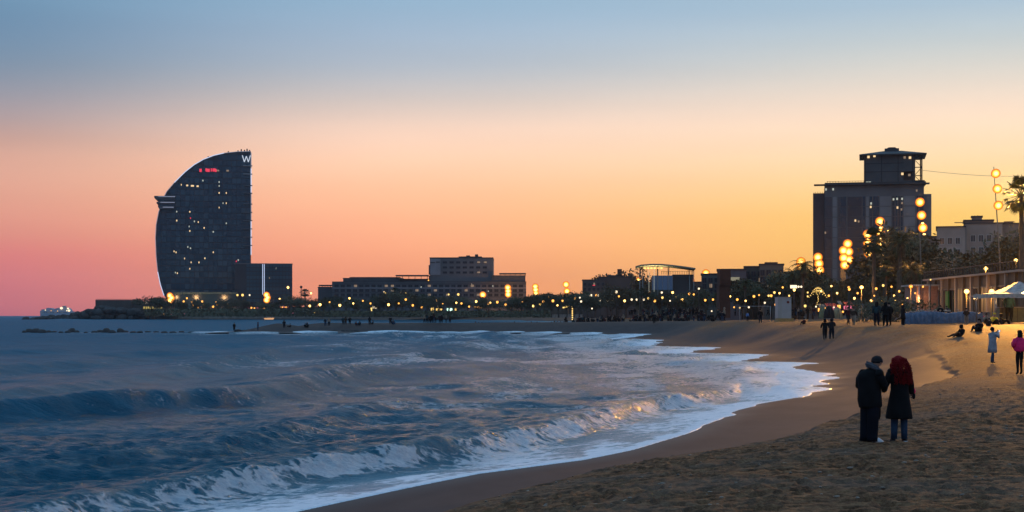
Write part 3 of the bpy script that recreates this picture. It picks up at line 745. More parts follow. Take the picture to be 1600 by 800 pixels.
for i in range(13):
    px = 916 + i * 4.0
    if i in (3, 9): continue
    x, z = local(px, 461.5, D - 2, OX); MB().ball((x, -2, z), .38 + .1 * (i % 3), n=8, m=5).build('string_light', E_WHITE if i % 4 else E_WARM, hs)

# ---- open-roofed pavilion, lit under its roof
D = 480.0; OX = wx(1040, D); pv = thing('roofed_pavilion', 'open pavilion with a thin curved roof lit yellow beneath and blue glass walls', 'building', (OX, D, 0), R(-4.6))
def P(px, py): return local(px, py, D, OX)
arc = [(993, 416.2), (1002, 413.8), (1018, 412.6), (1034, 412.8), (1052, 414.5), (1070, 416.8), (1086, 419.3)]
up = [P(a, b2) for a, b2 in arc]; lo = [(x, z - .42) for x, z in up]
MB().slab_xz(lo + up[::-1], -3, 14).build('roof', facade('pavilion_roof', (.30, .28, .20)), pv)
for px in (1000, 1004.5, 1028, 1045, 1077, 1083.5):
    for y in (-1.5, 12):
        x, z = P(px, 416); MB().tube([(x, y, 2), (x, y, float(np.interp(x, [p[0] for p in lo], [p[1] for p in lo])))], .12, 6).build('column', M_STEEL, pv)
x0, z1 = P(1019, 430.5); x1, _ = P(1051, 430)
gl = MB().box(x0, x1, -.6, 8, wz(453, D), z1).build('glass_hall', E_BLUE, pv)
for k in range(5):
    x = x0 + (x1 - x0) * k / 4; MB().box(x - .07, x + .07, -.75, -.6, wz(453, D), z1).build('mullion', M_STEEL, gl)
x2, z2 = P(1083, 429)
hall = MB().box(x1, x2, -.4, 12, 2, z2).build('brick_hall', MD1, pv)
MB().box(x0 - .3, x1, -.9, 8.4, 2, wz(453, D)).build('ground_floor', facade('dim_green_render', (.07, .08, .06)), pv)
for k in range(18):
    x = x1 - 3.5 + (x2 - x1 + 3) * k / 17; MB().box(x - .05, x + .05, -.7, -.6, z2, z2 + .95).build('baluster', M_DARKMETAL, hall)
MB().box(x1 - 3.6, x2, -.72, -.58, z2 + .95, z2 + 1.05).build('handrail', M_DARKMETAL, hall)
for k in range(6):
    x, z = P(1007.5 + k * 5.2, 419); MB().ball((x, -1.2, z), .42, .3, .26, 8, 5).build('roof_lamp', E_YELLOW, pv)
for px in (1011, 1014, 1022, 1025):
    x, z = P(px, 455); MB().tube([(x, -1.6, wz(456, D)), (x, -1.6, wz(420, D))], .05, 4).build('glass_edge', E_WIN2 if px in (1014, 1022) else M_STEEL, pv)
pl = bpy.data.lights.new('pavilion_light', 'AREA'); pl.shape = 'RECTANGLE'; pl.size = 7; pl.size_y = 5; pl.energy = 900; pl.color = (1, .86, .42)
po = bpy.data.objects.new('pavilion_light', pl); COL.objects.link(po); po.parent = pv; po.location = (P(1022, 424)[0], 4, P(1022, 426)[1]); po.rotation_euler = (R(180), 0, 0)

# ---- plain blocks between the pavilion and the high-rise
def plain_house(name, label, d, px0, px1, py, depth, mat, wins=None, lit=(), rot=0, extra=None):
    ox = wx((px0 + px1) / 2, d); t = thing(name, label, 'building', (ox, d, 0), -math.atan2((px0 - 800), FPX))
    w = (px1 - px0) * d / FPX / 2
    block(t, -w, w, 0, depth, 2, wz(py, d), mat, 'wall', .35, M_ROOF)
    if wins:
        n, zs, ww, wh = wins
        windows(t, [-w + (2 * w) * (i + .5) / n for i in range(n)], [wz(q, d) for q in zs], -.06, ww, wh, lit)
    if extra: extra(t, ox, d)
    return t
MG1 = facade('grey_green_render', (.13, .125, .11)); MG2 = facade('slate_blue_render', (.10, .10, .12)); MG3 = facade('umber_render', (.10, .078, .06))
plain_house('flat_block', 'low flat dark block just right of the open pavilion', 520, 1080, 1099, 441.5, 14, MG3, (2, (450, 458), 1.2, 1.4))
plain_house('flat_block', 'grey flat-roofed block left of the rust-brown slab', 430, 1096, 1124, 429, 14, MG1, (3, (438, 447, 456, 465), 1.0, 1.2), (4,))
def sign(t, ox, d):
    MB().box(wx(1138.5, d) - ox, wx(1155.5, d) - ox, -.5, -.2, wz(438.6, d), wz(433.2, d)).build('lit_panel', glow('pale_olive_panel', (.8, .74, .5, 1), .3), t)
plain_house('wide_block', 'wide grey block with a pale lit panel behind the rust-brown slab', 405, 1121, 1166, 422, 16, MG2, (5, (445, 454, 463), 1.0, 1.2), (7,), 0, sign)
plain_house('flat_block', 'dark flat-roofed block with a single roof lamp right of the pale lit panel', 420, 1163, 1192, 417.5, 14, MG3, (3, (428, 438, 448, 458), 1.1, 1.3), (5,))
def cap(t, ox, d): block(t, wx(1196, d) - ox, wx(1214, d) - ox, 3, 12, wz(414, d), wz(410.8, d), MG3, 'roof_room', .3)
plain_house('stepped_block', 'umber block with a small roof room behind the three-lamp mast', 400, 1187, 1224, 414, 15, MG1, (4, (426, 437, 448, 459), 1.0, 1.3), (6, 9), 0, cap)
plain_house('tree_hidden_block', 'low dark block hidden by trees left of the high-rise', 390, 1222, 1275, 427, 15, MG3, (5, (437, 449, 461), 1.0, 1.3), (2, 8))

# the rust-brown upright slab
d = 262; x0 = wx(1122, d); x1 = wx(1141, d); ox = (x0 + x1) / 2
sl = thing('steel_slab', 'tall rust-brown slab standing upright at the back of the beach', 'monument', (ox, d, PZ - .3), R(8))
m = MB(); zt = wz(421, d) - PZ + .3
MB().box(-1.0, .85, -.9, .9, 0, zt * .33, .03).build('block', M_RUST, sl); MB().box(-1.06, .78, -.8, .95, zt * .33 + .01, zt * .66, .02).build('block', M_RUST, sl); MB().box(-1.0, .9, -.95, .8, zt * .66 + .02, zt, .0).build('block', M_RUST, sl)

# ---- the high-rise with the cable-car tower behind it
D = 440.0; OX = wx(1360, D); hr = thing('high_rise', 'broad dark high-rise with an overhanging flat roof', 'building', (OX, D, 0), R(-11.1))
def Q(px, py, d=D): return (wx(px, d) - OX, wz(py, d))
MH = facade('high_rise_render', (.125, .128, .135), .2); MHD = facade('high_rise_dark_glass', (.035, .045, .060), .25, .35); MHL = facade('high_rise_light_panel', (.20, .195, .195), .2)
zr = wz(289, D)
MB().box(Q(1272, 0)[0], Q(1291, 0)[0], 3, 20, 2, wz(299.5, D)).build('left_wing', MHD, hr)
MB().box(Q(1290, 0)[0], Q(1441, 0)[0], 0, 22, 2, wz(290, D)).build('main_block', MH, hr)
MB().box(Q(1441, 0)[0], Q(1453, 0)[0], 2, 18, 2, wz(303.5, D)).build('right_wing', MHL, hr)
rf = MB().box(Q(1273.5, 0)[0], Q(1449, 0)[0], -1.5, 1.2, wz(289, D), wz(287.2, D)).box(Q(1290, 0)[0], Q(1444, 0)[0], 0, 21, wz(290, D), wz(284.5, D)).build('roof', M_ROOF, hr)
for k in range(34):
    x = Q(1294 + k * 4.3, 0)[0]
    if k < 14: MB().box(x - .05, x + .05, -.2, -.1, wz(284.5, D), wz(282.6, D)).build('roof_rail_post', M_DARKMETAL, rf)
MB().box(Q(1293, 0)[0], Q(1352, 0)[0], -.2, -.1, wz(282.8, D), wz(282.3, D)).build('roof_rail', M_DARKMETAL, rf)
for k in range(7):
    x = Q(1273.5 + k * 2.6, 0)[0]; MB().box(x - .05, x + .05, 3.2, 3.3, wz(299.5, D), wz(297, D)).build('roof_rail_post', M_DARKMETAL, hr)
# facade: vertical strips of glass and panel with storey joints
strip = [(1290, 1301, 0), (1302, 1309, 2), (1311, 1313, 0), (1314, 1323, 1), (1325, 1347, 0), (1348, 1352, 1), (1353, 1358, 2), (1359, 1363, 1), (1364, 1373, 1), (1374, 1392, 2), (1393, 1397, 0), (1398, 1401, 1), (1402, 1405, 0), (1406, 1409, 1), (1410, 1428, 2), (1430, 1440, 0)]
z0 = 8.0; fh = 2.95; nfl = int((wz(292, D) - z0) / fh)
for a, b2, mi in strip:
    xa, xb = Q(a, 0)[0], Q(b2, 0)[0]; mt = (MHD, G_B, MHL)[mi]
    for f in range(nfl):
        z = z0 + f * fh
        MB().box(xa + .05, xb - .05, -.14 - .05 * (mi == 2), .1, z + .10, z + fh - .10).build('facade_panel', mt, hr)
for px, py, mt in ((1337, 344.5, E_WIN), (1361, 318, E_WIN2), (1360.5, 323.5, E_WIN), (1395, 312, E_WIN2), (1400.5, 311.5, E_WIN2), (1408, 311.5, E_WIN2), (1401, 325, E_WIN), (1292, 295, E_WIN2), (1303, 295, E_WIN2), (1291, 363, E_DIM), (1342, 346, E_DIM), (1408, 318, E_DIM), (1407, 328, E_DIM), (1430, 299, E_DIM)):
    x, z = Q(px, py); MB().box(x - .22, x + .22, -.45, -.2, z - .3, z + .3).build('lit_window', mt, hr)

# cable-car tower: cabin station on a steel lattice, behind the high-rise
d = 470.0; ox = wx(1395, d); cc = thing('cable_car_tower', 'steel cable-car tower with a peaked cabin station, rising behind the high-rise', 'tower', (ox, d, 0), R(-12.9))
def T(px, py): return (wx(px, d) - ox, wz(py, d))
MS = facade('station_cladding', (.085, .08, .08), .2); 
x0, zt = T(1351, 240.5); x1 = T(1427.5, 0)[0]; xr = T(1439, 0)[0]; zb = wz(286, d)
st = MB().box(x0, x1 - 3.2, 0, 13, zb, zt - .1).box(x1 - 3.2, x1, 0, 13, zb, wz(282, d)).box(x1 - 3.2, x1, 0, 13, wz(268, d), zt - .1).box(x1 - 3.2, x1, 3, 13, wz(282, d), wz(268, d)).build('cabin_station', MS, cc)
xa, xb = T(1344, 0)[0], T(1446, 0)[0]; ze = wz(240.8, d); zp = wz(232.5, d); xm0, xm1 = T(1382, 0)[0], T(1408, 0)[0]
MB().add([(xa, -1.5, ze), (xb, -1.5, ze), (xb, 15, ze), (xa, 15, ze), (xm0, 6, zp), (xm1, 6, zp), (xm1, 9, zp), (xm0, 9, zp), (xa, -1.5, ze - .3), (xb, -1.5, ze - .3), (xb, 15, ze - .3), (xa, 15, ze - .3)],
   [(0, 1, 5, 4), (1, 2, 6, 5), (2, 3, 7, 6), (3, 0, 4, 7), (4, 5, 6, 7), (8, 11, 10, 9), (0, 8, 9, 1), (1, 9, 10, 2), (2, 10, 11, 3), (3, 11, 8, 0)]).build('roof', M_ROOF, cc)
MB().box(T(1383, 0)[0], T(1405, 0)[0], 5, 9.5, wz(233.5, d), wz(229, d)).box(T(1386, 0)[0], T(1402, 0)[0], 5.6, 9, wz(229, d), wz(227, d), .6).build('lift_housing', M_ROOF, cc)
# open lattice at the right end
zs_ = [zb, wz(275, d), wz(262, d), wz(250, d), zt]
for x in (x1 + .1, xr):
    for y in (.3, 12): MB().box(x - .18, x + .18, y - .18, y + .18, 2, zt).build('lattice_post', M_DARKMETAL, cc)
for i, (za, zc) in enumerate(zip(zs_[:-1], zs_[1:])):
    MB().box(x1, xr, .2, .4, zc - .12, zc + .12).build('lattice_beam', M_DARKMETAL, cc)
    MB().tube([(x1, .3, za if i % 2 else zc), (xr, .3, zc if i % 2 else za)], .09, 4).build('lattice_brace', M_DARKMETAL, cc)
zq = zb
while zq > 8:
    MB().tube([(x1, .3, zq), (xr, .3, zq - 5)], .1, 4).build('lattice_brace', M_DARKMETAL, cc); zq -= 5
MB().box(x1, xr + .8, -.6, 12.5, wz(285, d), wz(282.5, d)).build('landing', M_DARKMETAL, cc)
MB().box(x1, xr, -.1, .1, wz(248.5, d), wz(246.5, d)).build('landing', M_DARKMETAL, cc)
for px, py, mt in ((1358, 244.5, E_WIN), (1367, 243, E_WIN), (1413, 246.5, E_DIM), (1421, 247, E_WIN), (1356, 285, E_WIN2), (1360, 285, E_WIN2), (1386, 287, E_WIN2), (1405, 287, E_WIN2), (1409.5, 272, E_WIN), (1420, 274, E_DIM)):
    x, z = T(px, py); MB().box(x - .35, x + .35, -.3, -.05, z - .35, z + .35).build('lit_window', mt, cc)
for px in (1353, 1378, 1403, 1425):
    x = T(px, 0)[0]; MB().box(x - .12, x + .12, -.12, 0, zb, zt - .1).build('cladding_seam', M_DARKMETAL, cc)
for z in (wz(255, d), wz(268, d)): MB().box(x0, x1 - 3.2, -.1, 0, z - .1, z + .1).build('cladding_seam', M_DARKMETAL, cc)
# the cable
m = MB(); a = Vector((wx(1440, d), d, wz(266, d))); b2 = Vector((wx(1650, 430), 430, wz(275, 430)))
m.tube([a.lerp(b2, i / 12) - Vector((0, 0, .8 * math.sin(math.pi * i / 12))) for i in range(13)], .05, 4)
tag(m.build('cableway_wire', M_STEEL), 'thin cable running right from the peaked tower across the sky', 'cable')

# ---- old apartment houses at the right
d = 330.0; OX = wx(1530, d); ap = thing('apartment_house', 'old pale apartment house with rows of windows and a stepped roof at the right edge', 'building', (OX, d, 0), R(-15.5))
MA = facade('old_pale_render', (.36, .28, .23), .2); MA2 = facade('old_dark_render', (.22, .17, .145), .2)
def A(px): return wx(px, d) - OX
block(ap, A(1466), A(1509), 0, 16, 2, wz(354.5, d), MA, 'left_wall', .25, M_ROOF); block(ap, A(1509), A(1565), 1.5, 18, 2, wz(349, d), MA, 'main_wall', .25, M_ROOF); block(ap, A(1565), A(1640), 4, 22, 2, wz(349.5, d), MA2, 'right_wall', .3, M_ROOF)
block(ap, A(1508), A(1552), 4, 14, wz(350, d), wz(343.5, d), MA2, 'roof_room', .3, M_ROOF); block(ap, A(1520), A(1535), 5, 9, wz(344, d), wz(337, d), MA2, 'roof_room', .3, M_ROOF)
block(ap, A(1570), A(1582), 6, 12, wz(350, d), wz(345.5, d), MA2, 'roof_room', .2, M_ROOF)
MB().box(A(1493), A(1509), 3, 3.2, wz(346.6, d), wz(345.4, d)).build('roof_antenna', M_DARKMETAL, ap)
for px, py in ((1524, 334), (1529, 333), (1549, 343), (1556, 345), (1575, 345), (1585, 344)):
    MB().box(A(px) - .05, A(px) + .05, 6, 6.1, wz(352, d), wz(py, d)).build('roof_antenna', M_DARKMETAL, ap)
windows(ap, [A(q) for q in (1474, 1486, 1498)], [wz(376, d), wz(394, d), wz(412, d)], -.07, .8, 1.3, (), M_PALE, G_WIN)
windows(ap, [A(q) for q in (1521, 1533, 1545, 1557)], [wz(372, d), wz(391, d), wz(410, d)], 1.43, .8, 1.35, (), M_PALE, G_WIN)
windows(ap, [A(q) for q in (1573, 1588, 1603, 1618)], [wz(374, d), wz(392, d), wz(410, d)], 3.93, .8, 1.3, (), M_PALE, G_WIN)
MB().box(A(1560), A(1565.5), 1.3, 1.5, wz(376, d), wz(367.5, d)).build('lit_window', E_DIM, ap)
plain_house('narrow_house', 'narrow dark house between the high-rise and the apartment house', 350, 1447, 1469, 371, 14, MA2, (3, (384, 398, 412, 426), .7, 1.2))

# ---- beachfront restaurant row, running away from us below a terrace
d0, d1 = 158.0, 202.0; xa = 52.4; xb = 54.5
rr = thing('restaurant_row', 'low ochre beachfront restaurant row with a flat terrace on top', 'building', (xa, d0, 0))
ln = math.hypot(xb - xa, d1 - d0); ang_ = math.atan2(d1 - d0, xb - xa); rr.rotation_euler = (0, 0, ang_)
zt = 7.95
MR = facade('ochre_wall', (.12, .08, .05), .25)
# local x runs along the front, local y points seaward (+) / inland (-)
wl = MB().box(0, ln, -9, 0, 2.5, zt).build('wall', MR, rr)
MB().box(-.3, ln + .3, -9.3, .45, zt, zt + .22).build('terrace_slab', M_STUCCO, rr)
for k in range(12):
    x = 1.6 + k * ln / 12
    MB().box(x - .22, x + .22, 0, .28, 2.5, zt - .02).build('pilaster', M_STUCCO if k % 2 else MR, rr)
for k in range(11):
    x = 1.6 + (k + .5) * ln / 12
    f = MB().box(x - 1.25, x + 1.25, .0, .10, 3.1, 6.6).build('shopfront', G_WIN if k not in (2, 3, 6) else glow('dim_amber_shopfront', (1, .48, .14, 1), .14), rr)
    MB().box(x - 1.3, x + 1.3, .08, .18, 6.55, 6.7).build('frame', M_FRAME, f); MB().box(x - .05, x + .05, .08, .16, 3.1, 6.6).build('frame', M_FRAME, f)
for k in range(40):
    x = k * ln / 39; MB().box(x - .04, x + .04, .25, .33, zt + .22, zt + 1.1).build('railing_post', M_DARKMETAL, rr)
MB().box(0, ln, .24, .34, zt + 1.1, zt + 1.18).build('railing', M_DARKMETAL, rr)
MB().box(5 + 25, 5 + 26.3, .3, .5, 3.1, 6.4).build('green_banner', plain('green_banner_cloth', (.02, .12, .03), .7), rr)
# second row behind carrying on to the left
t = thing('pink_pavilion', 'small pinkish beach pavilion with pale columns at the left end of the restaurant row', 'building', (wx(1462, 195), 195, 0))
MB().box(-2.4, 3.0, 0, 6, 2.5, wz(447, 195)).build('wall', plain('pink_render', (.34, .19, .15), .8), t); MB().box(-2.8, 3.3, -.5, 6.3, wz(447, 195), wz(444.5, 195)).build('roof', M_PALE, t)
for x in (-2.2, -.9, .3, 1.5, 2.7): MB().tube([(x, -.35, 2.5), (x, -.35, wz(447, 195))], .09, 6).build('column', M_WHITE, t)
# ------------------------------------------------------------------ trees and palms
def leafmat(name, c1, c2):
    b = NB(name); n = b.noise(1.2, 4); c = b.mix(b.rng(n, .35, .65), c1, c2); return b.set(Base_Color=c, Roughness=.8)
M_LEAF = leafmat('dark_leaves', (.045, .044, .02), (.10, .085, .035)); M_LEAF2 = leafmat('olive_leaves', (.07, .055, .025), (.14, .10, .045))
M_FROND = leafmat('palm_fronds', (.03, .045, .016), (.07, .075, .028)); M_BARK = plain('bark', (.11, .075, .05), .9, .3, 2, bump=.6)
def crown_mesh(seed, w, h, n, leaf):
    rnd = random.Random(seed); m = MB()
    lobes = [(rnd.uniform(-.55, .55) * w, rnd.uniform(-.5, .5) * w, rnd.uniform(-.32, .38) * h, rnd.uniform(.22, .42) * w) for _ in range(9)] + [(0, 0, 0, .42 * w)]
    for i in range(n):
        cx, cy, cz, r = rnd.choice(lobes)
        a = rnd.uniform(0, 6.28); e = math.asin(rnd.uniform(-1, 1)); q = r * rnd.uniform(.45, 1.12)
        p = Vector((cx + q * math.cos(e) * math.cos(a), cy + q * math.cos(e) * math.sin(a), cz + q * math.sin(e) * h / w))
        s = leaf * rnd.uniform(.6, 1.5); t = Vector((rnd.gauss(0, 1), rnd.gauss(0, 1), rnd.gauss(0, 1))).normalized(); u2 = t.orthogonal().normalized()
        m.add([p - t * s, p + u2 * s * .5, p + t * s, p - u2 * s * .45], [(0, 1, 2, 3)])
    return m
def make_tree(seed, w=5., h=4., trunk=3., n=2000, leaf=.22, mat=None):
    t = thing('tree', 'tree', 'tree')
    rnd = random.Random(seed + 99)
    m = MB(); m.tube([(0, 0, -.3), (rnd.uniform(-.1, .1), 0, trunk * .6), (rnd.uniform(-.2, .2), .1, trunk + h * .3)], [.2, .15, .08], 6)
    for k in range(5):
        a = k * 1.26 + rnd.random(); m.tube([(0, 0, trunk * (.6 + .06 * k)), (math.cos(a) * w * .2, math.sin(a) * w * .2, trunk + h * .2), (math.cos(a) * w * .38, math.sin(a) * w * .38, trunk + h * .5)], [.09, .06, .03], 5)
    m.build('trunk', M_BARK, t)
    crown_mesh(seed, w, h, n, leaf).build('crown', mat or M_LEAF, t, (0, 0, trunk + h * .42))
    index_kids(t); return t
def frond(m, base, az, el0, ln, droop, wd, nleaf=11, seed=0):
    rnd = random.Random(seed); pts = []; d = Vector((math.cos(az), math.sin(az), 0)); p = Vector(base); e = el0; st = ln / 7
    for i in range(8):
        pts.append(p.copy()); p = p + (d * math.cos(e) + Vector((0, 0, math.sin(e)))) * st; e -= droop / 7 * (1 + i * .15)
    m.tube(pts, [.05, .045, .04, .035, .03, .025, .02, .012], 4)
    side = Vector((-d.y, d.x, 0))
    for j in range(nleaf):
        t = (j + .8) / nleaf; i = min(int(t * 7), 6); q = pts[i].lerp(pts[i + 1], t * 7 - i); tg = (pts[i + 1] - pts[i]).normalized()
        l2 = wd * math.sin(math.pi * min(1, .18 + t * .8)) * rnd.uniform(.8, 1.15)
        for sgn in (-1, 1):
            tip = q + (side * sgn * .8 + tg * .75 + Vector((0, 0, -.22))).normalized() * l2
            a = tg * (.045 + .02 * wd); m.add([q - a, q + a, tip], [(0, 1, 2)])
def make_palm(seed, height=7., fl=2.3, nf=26, wd=.75, kind='feather'):
    t = thing('palm_tree', 'palm', 'palm'); rnd = random.Random(seed)
    bx_, by_ = rnd.uniform(-.3, .3), rnd.uniform(-.2, .2)
    m = MB(); n = 9
    m.tube([(bx_ * (i / n) ** 2, by_ * (i / n) ** 2, -.3 + (height + .3) * i / n) for i in range(n + 1)], [.26 - .1 * i / n + .02 * (i % 2) for i in range(n + 1)], 8)
    m.build('trunk', M_BARK, t)
    top = (bx_, by_, height)
    sk = MB()
    for k in range(26):
        a = rnd.uniform(0, 6.28); sk.tube([(bx_ + .12 * math.cos(a), by_ + .12 * math.sin(a), height - .05), (bx_ + .42 * math.cos(a), by_ + .42 * math.sin(a), height - .35 - .5 * rnd.random()), (bx_ + .3 * math.cos(a), by_ + .3 * math.sin(a), height - 1.1 - .5 * rnd.random())], [.05, .05, .02], 4)
    sk.build('dead_leaf_skirt', M_BARK, t)
    for k in range(nf):
        fm = MB(); el = R(78) - R(95) * (k / nf); frond(fm, top, k * 2.399 + rnd.uniform(-.2, .2), el, fl * rnd.uniform(.85, 1.1), R(95) if kind == 'feather' else R(60), wd, 11, seed * 50 + k)
        fm.build('frond', M_FROND, t)
    index_kids(t); return t
def fan_palm(seed, height=8.):
    """ragged fan palm: round head of stiff fan leaves"""
    t = thing('palm_tree', 'palm', 'palm'); rnd = random.Random(seed)
    m = MB(); n = 10; m.tube([(.15 * math.sin(i * .3), 0, -.3 + (height + .3) * i / n) for i in range(n + 1)], [.24 - .08 * i / n + .015 * (i % 2) for i in range(n + 1)], 8); m.build('trunk', M_BARK, t)
    tx = .15 * math.sin(n * .3)
    for k in range(34):
        fm = MB(); a = k * 2.399; e = R(80) - R(150) * (k / 34) + rnd.uniform(-.1, .1); ln = rnd.uniform(.75, 1.1)
        d = Vector((math.cos(a) * math.cos(e), math.sin(a) * math.cos(e), math.sin(e))); b0 = Vector((tx, 0, height)); hub = b0 + d * ln
        fm.tube([b0, hub], [.03, .02], 4)
        s1_ = d.orthogonal().normalized(); s1_ = d.cross(Vector((0, 0, 1))).normalized() if abs(d.z) < .97 else s1_
        for j in range(13):
            f = (j - 6) / 6 * 1.25; dr = (d * math.cos(f) + s1_ * math.sin(f)); tip = hub + dr * rnd.uniform(.6, .85) + Vector((0, 0, -.12 * abs(f) - .1)); pr = (s1_ * math.cos(f) - d * math.sin(f)) * .06
            fm.add([hub - pr * .3, hub + dr * .4 + pr, tip, hub + dr * .4 - pr], [(0, 1, 2, 3)])
        fm.build('fan_leaf', M_FROND, t)
    index_kids(t); return t

TREES = [make_tree(1), make_tree(2, 6, 3.6, 2.6), make_tree(3, 4.2, 5, 2.6), make_tree(4, 6.6, 4.4, 3, 2400, .23, M_LEAF2)]
tused = [False] * 4
TW = [5., 6., 4.2, 6.6]; THT = [3 + 4 * .95, 2.6 + 3.6 * .95, 2.6 + 5 * .95, 3 + 4.4 * .95]
tree_n = {}
TSIZE = ['small', 'squat', 'slim', 'broad']
def put_tree(px, top_py, d, k=None, zb=2.8, wide=1.0):
    """a tree whose top shows at the given pixel row"""
    k = (int(px * 7 + top_py) % 4) if k is None else k
    zt = wz(top_py, d); sc = max(.25, (zt - zb) / (THT[k] + .3))
    w = where(px); tree_n[w] = tree_n.get(w, 0) + 1
    kw = dict(loc=(wx(px, d), d, zb), scale=(sc * wide, sc * wide, sc), rotz=px * .37 % 6.28)
    if not tused[k]:
        o = TREES[k]; o.location = kw['loc']; o.scale = kw['scale']; o.rotation_euler = (0, 0, kw['rotz']); tused[k] = True
    else: o = dup(TREES[k], **kw)
    TREE_LIST.append((px, w, TSIZE[k], o)); return o
TREE_LIST = []
rnd = random.Random(21)
# band of trees along the far shore and promenade: pixel x, pixel row of the top, distance
def dband(px): return float(np.interp(px, [200, 500, 820, 990, 1100, 1270, 1450], [1170, 960, 700, 520, 380, 330, 260]))
for px, ty in ((236, 461), (244, 464), (262, 467), (285, 471), (306, 468), (322, 472), (342, 468), (356, 470), (372, 467), (385, 471), (409, 472), (422, 471), (452, 463), (459, 462), (466, 468), (480, 467), (489, 469),
               (505, 463), (522, 460), (541, 464), (560, 462), (575, 465), (592, 460), (606, 458), (619, 452), (628, 454), (641, 458), (655, 463), (668, 460), (686, 462), (702, 459), (716, 463), (731, 461), (748, 464), (764, 462), (781, 464), (799, 463), (815, 461), (828, 462),
               (840, 459), (850, 458), (862, 460), (873, 458), (886, 461), (897, 457), (905, 455), (918, 458), (948, 434), (973, 424), (981, 430), (986, 436), (964, 447), (978, 452), (930, 464), (955, 466),
               (1001, 455), (1014, 452), (1030, 458), (1046, 455), (1058, 458), (1072, 460), (1090, 452), (1103, 456), (1160, 442), (1168, 436), (1176, 448), (1188, 452), (1205, 444), (1222, 428), (1231, 419), (1240, 424), (1228, 446), (1262, 424), (1270, 436), (1248, 450),
               (1288, 440), (1306, 436), (1322, 444), (1338, 438), (1352, 430), (1372, 436), (1388, 400), (1398, 372), (1408, 358), (1420, 366), (1432, 388), (1414, 412), (1444, 420), (1455, 432)):
    d = dband(px) + rnd.uniform(-20, 20)
    if px in (948, 973, 981, 986): d = 715
    put_tree(px, ty + (2.5 if 500 < px < 830 else 0), d, None, 2.8 if px > 500 else 4.0, 1.05)
for px, ty, d in ((1512, 418, 240), (1527, 402, 250), (1542, 396, 255), (1556, 392, 250), (1570, 398, 245), (1590, 388, 240), (1604, 380, 235), (1470, 420, 235), (1483, 414, 240), (1578, 372, 262), (1596, 362, 262)):
    put_tree(px, ty, d, None, 4.0, 1.2)
for w in sorted(set(q[1] for q in TREE_LIST)):
    grp = sorted([q for q in TREE_LIST if q[1] == w], key=lambda q: q[0])
    for i, (px, _, nm, o) in enumerate(grp):
        o['label'] = f"{nm} dark tree, {ORD[i]} from the left {w}"; o['group'] = 'trees along the shore promenade'

# palms
P0 = make_palm(1); P1 = make_palm(5, 6.2, 2.5, 28); F0 = fan_palm(3)
ph = {P0.name: 9.0, P1.name: 8.2, F0.name: 9.6}
plist = [(1595, 272, 168, F0, 5.0, 1.0, 'ragged fan palm cut by the right edge of the picture'), (1253, 396, 300, P0, 3.0, 1.25, 'feather palm with spread fronds above the trees left of the high-rise'), (1242, 411, 320, P1, 3, 1.1, 'shorter palm with its crown left of the spread-fronded palm'),
         (476, 451, 1000, F0, 4, 1.5, 'round-headed palm against the sky between the hotel and the long low complex'), (1003, 449, 470, F0, 3, 1, 'palm before the left posts of the open pavilion'), (1020, 455, 450, P0, 3, 1, 'low palm before the blue glass hall of the pavilion'),
         (1043, 458, 440, P1, 3, 1, 'palm before the right half of the pavilion'), (1164, 428, 340, P0, 3, 1, 'feather palm right of the pale lit panel'), (1186, 444, 330, P1, 3, 1, 'palm before the dark block left of the stepped block'),
         (1217, 440, 300, F0, 3, 1, 'fan palm just above the white kiosk'), (1366, 352, 215, F0, 3, 1.0, 'tall palm between two floodlight masts before the high-rise'), (1404, 344, 225, P0, 3, 1.5, 'very tall palm before the right half of the high-rise'),
         (1428, 400, 212, P1, 3, 1.1, 'dark palm left of the three-lamp mast before the high-rise'), (1385, 405, 205, F0, 3, 1, 'dark fan palm below the mast with hanging lights'), (1446, 412, 215, F0, 3, .9, 'low palm at the left end of the apartment house'),
         (1300, 440, 260, P1, 3, 1, 'palm behind the beach tents at the foot of the high-rise'), (660, 455, 930, P0, 3, 1.6, 'far palm below the block on the long low complex'), (618, 449, 940, F0, 3, 1.6, 'far palm before the middle of the long low complex'), (560, 470, 930, P1, 3, 1.5, 'far palm before the left end of the long low complex'),
         (1120, 452, 330, P0, 3, 1, 'palm just left of the rust-brown slab'), (1328, 452, 230, P0, 3, .8, 'short palm behind the pair of walkers')]
used_p = set()
for px, ty, d, src, zb, wd, lab in plist:
    hgt = ph[src.name]; sc = (wz(ty, d) - zb) / hgt
    kw = ((wx(px, d), d, zb), px * .7 % 6.28)
    if src.name not in used_p:
        used_p.add(src.name); o = src; o.location = kw[0]; o.rotation_euler = (0, 0, kw[1])
    else: o = dup(src, kw[0], kw[1])
    hs_ = min(sc * wd, 1.5 if d < 500 else 9) ; o.scale = (hs_, hs_, sc)
    o['label'] = lab; o['category'] = 'palm'; o['group'] = 'palms along the promenade'

# low scrub filling the ground under the trees of the far shore
m = MB(); rnd = random.Random(8)
for i in range(9000):
    px = rnd.uniform(225, 860); d = dband(px) + rnd.uniform(-30, 30) + (40 if px > 990 else 0)
    z = 2.6 + rnd.random() * (2.6 if px > 500 else 3.6) * (d / 1000 + .35); s = rnd.uniform(.35, .8) * (d / 700 + .2)
    p = Vector((wx(px, d), d, z)); t = Vector((rnd.gauss(0, 1), rnd.gauss(0, 1), rnd.gauss(0, .6))).normalized(); u2 = t.orthogonal().normalized()
    m.add([p - t * s, p + u2 * s * .6, p + t * s, p - u2 * s * .5], [(0, 1, 2, 3)])
o = m.build('scrub', M_LEAF); tag(o, 'dark scrub and hedges filling in below the promenade trees', 'bushes', kind='stuff')
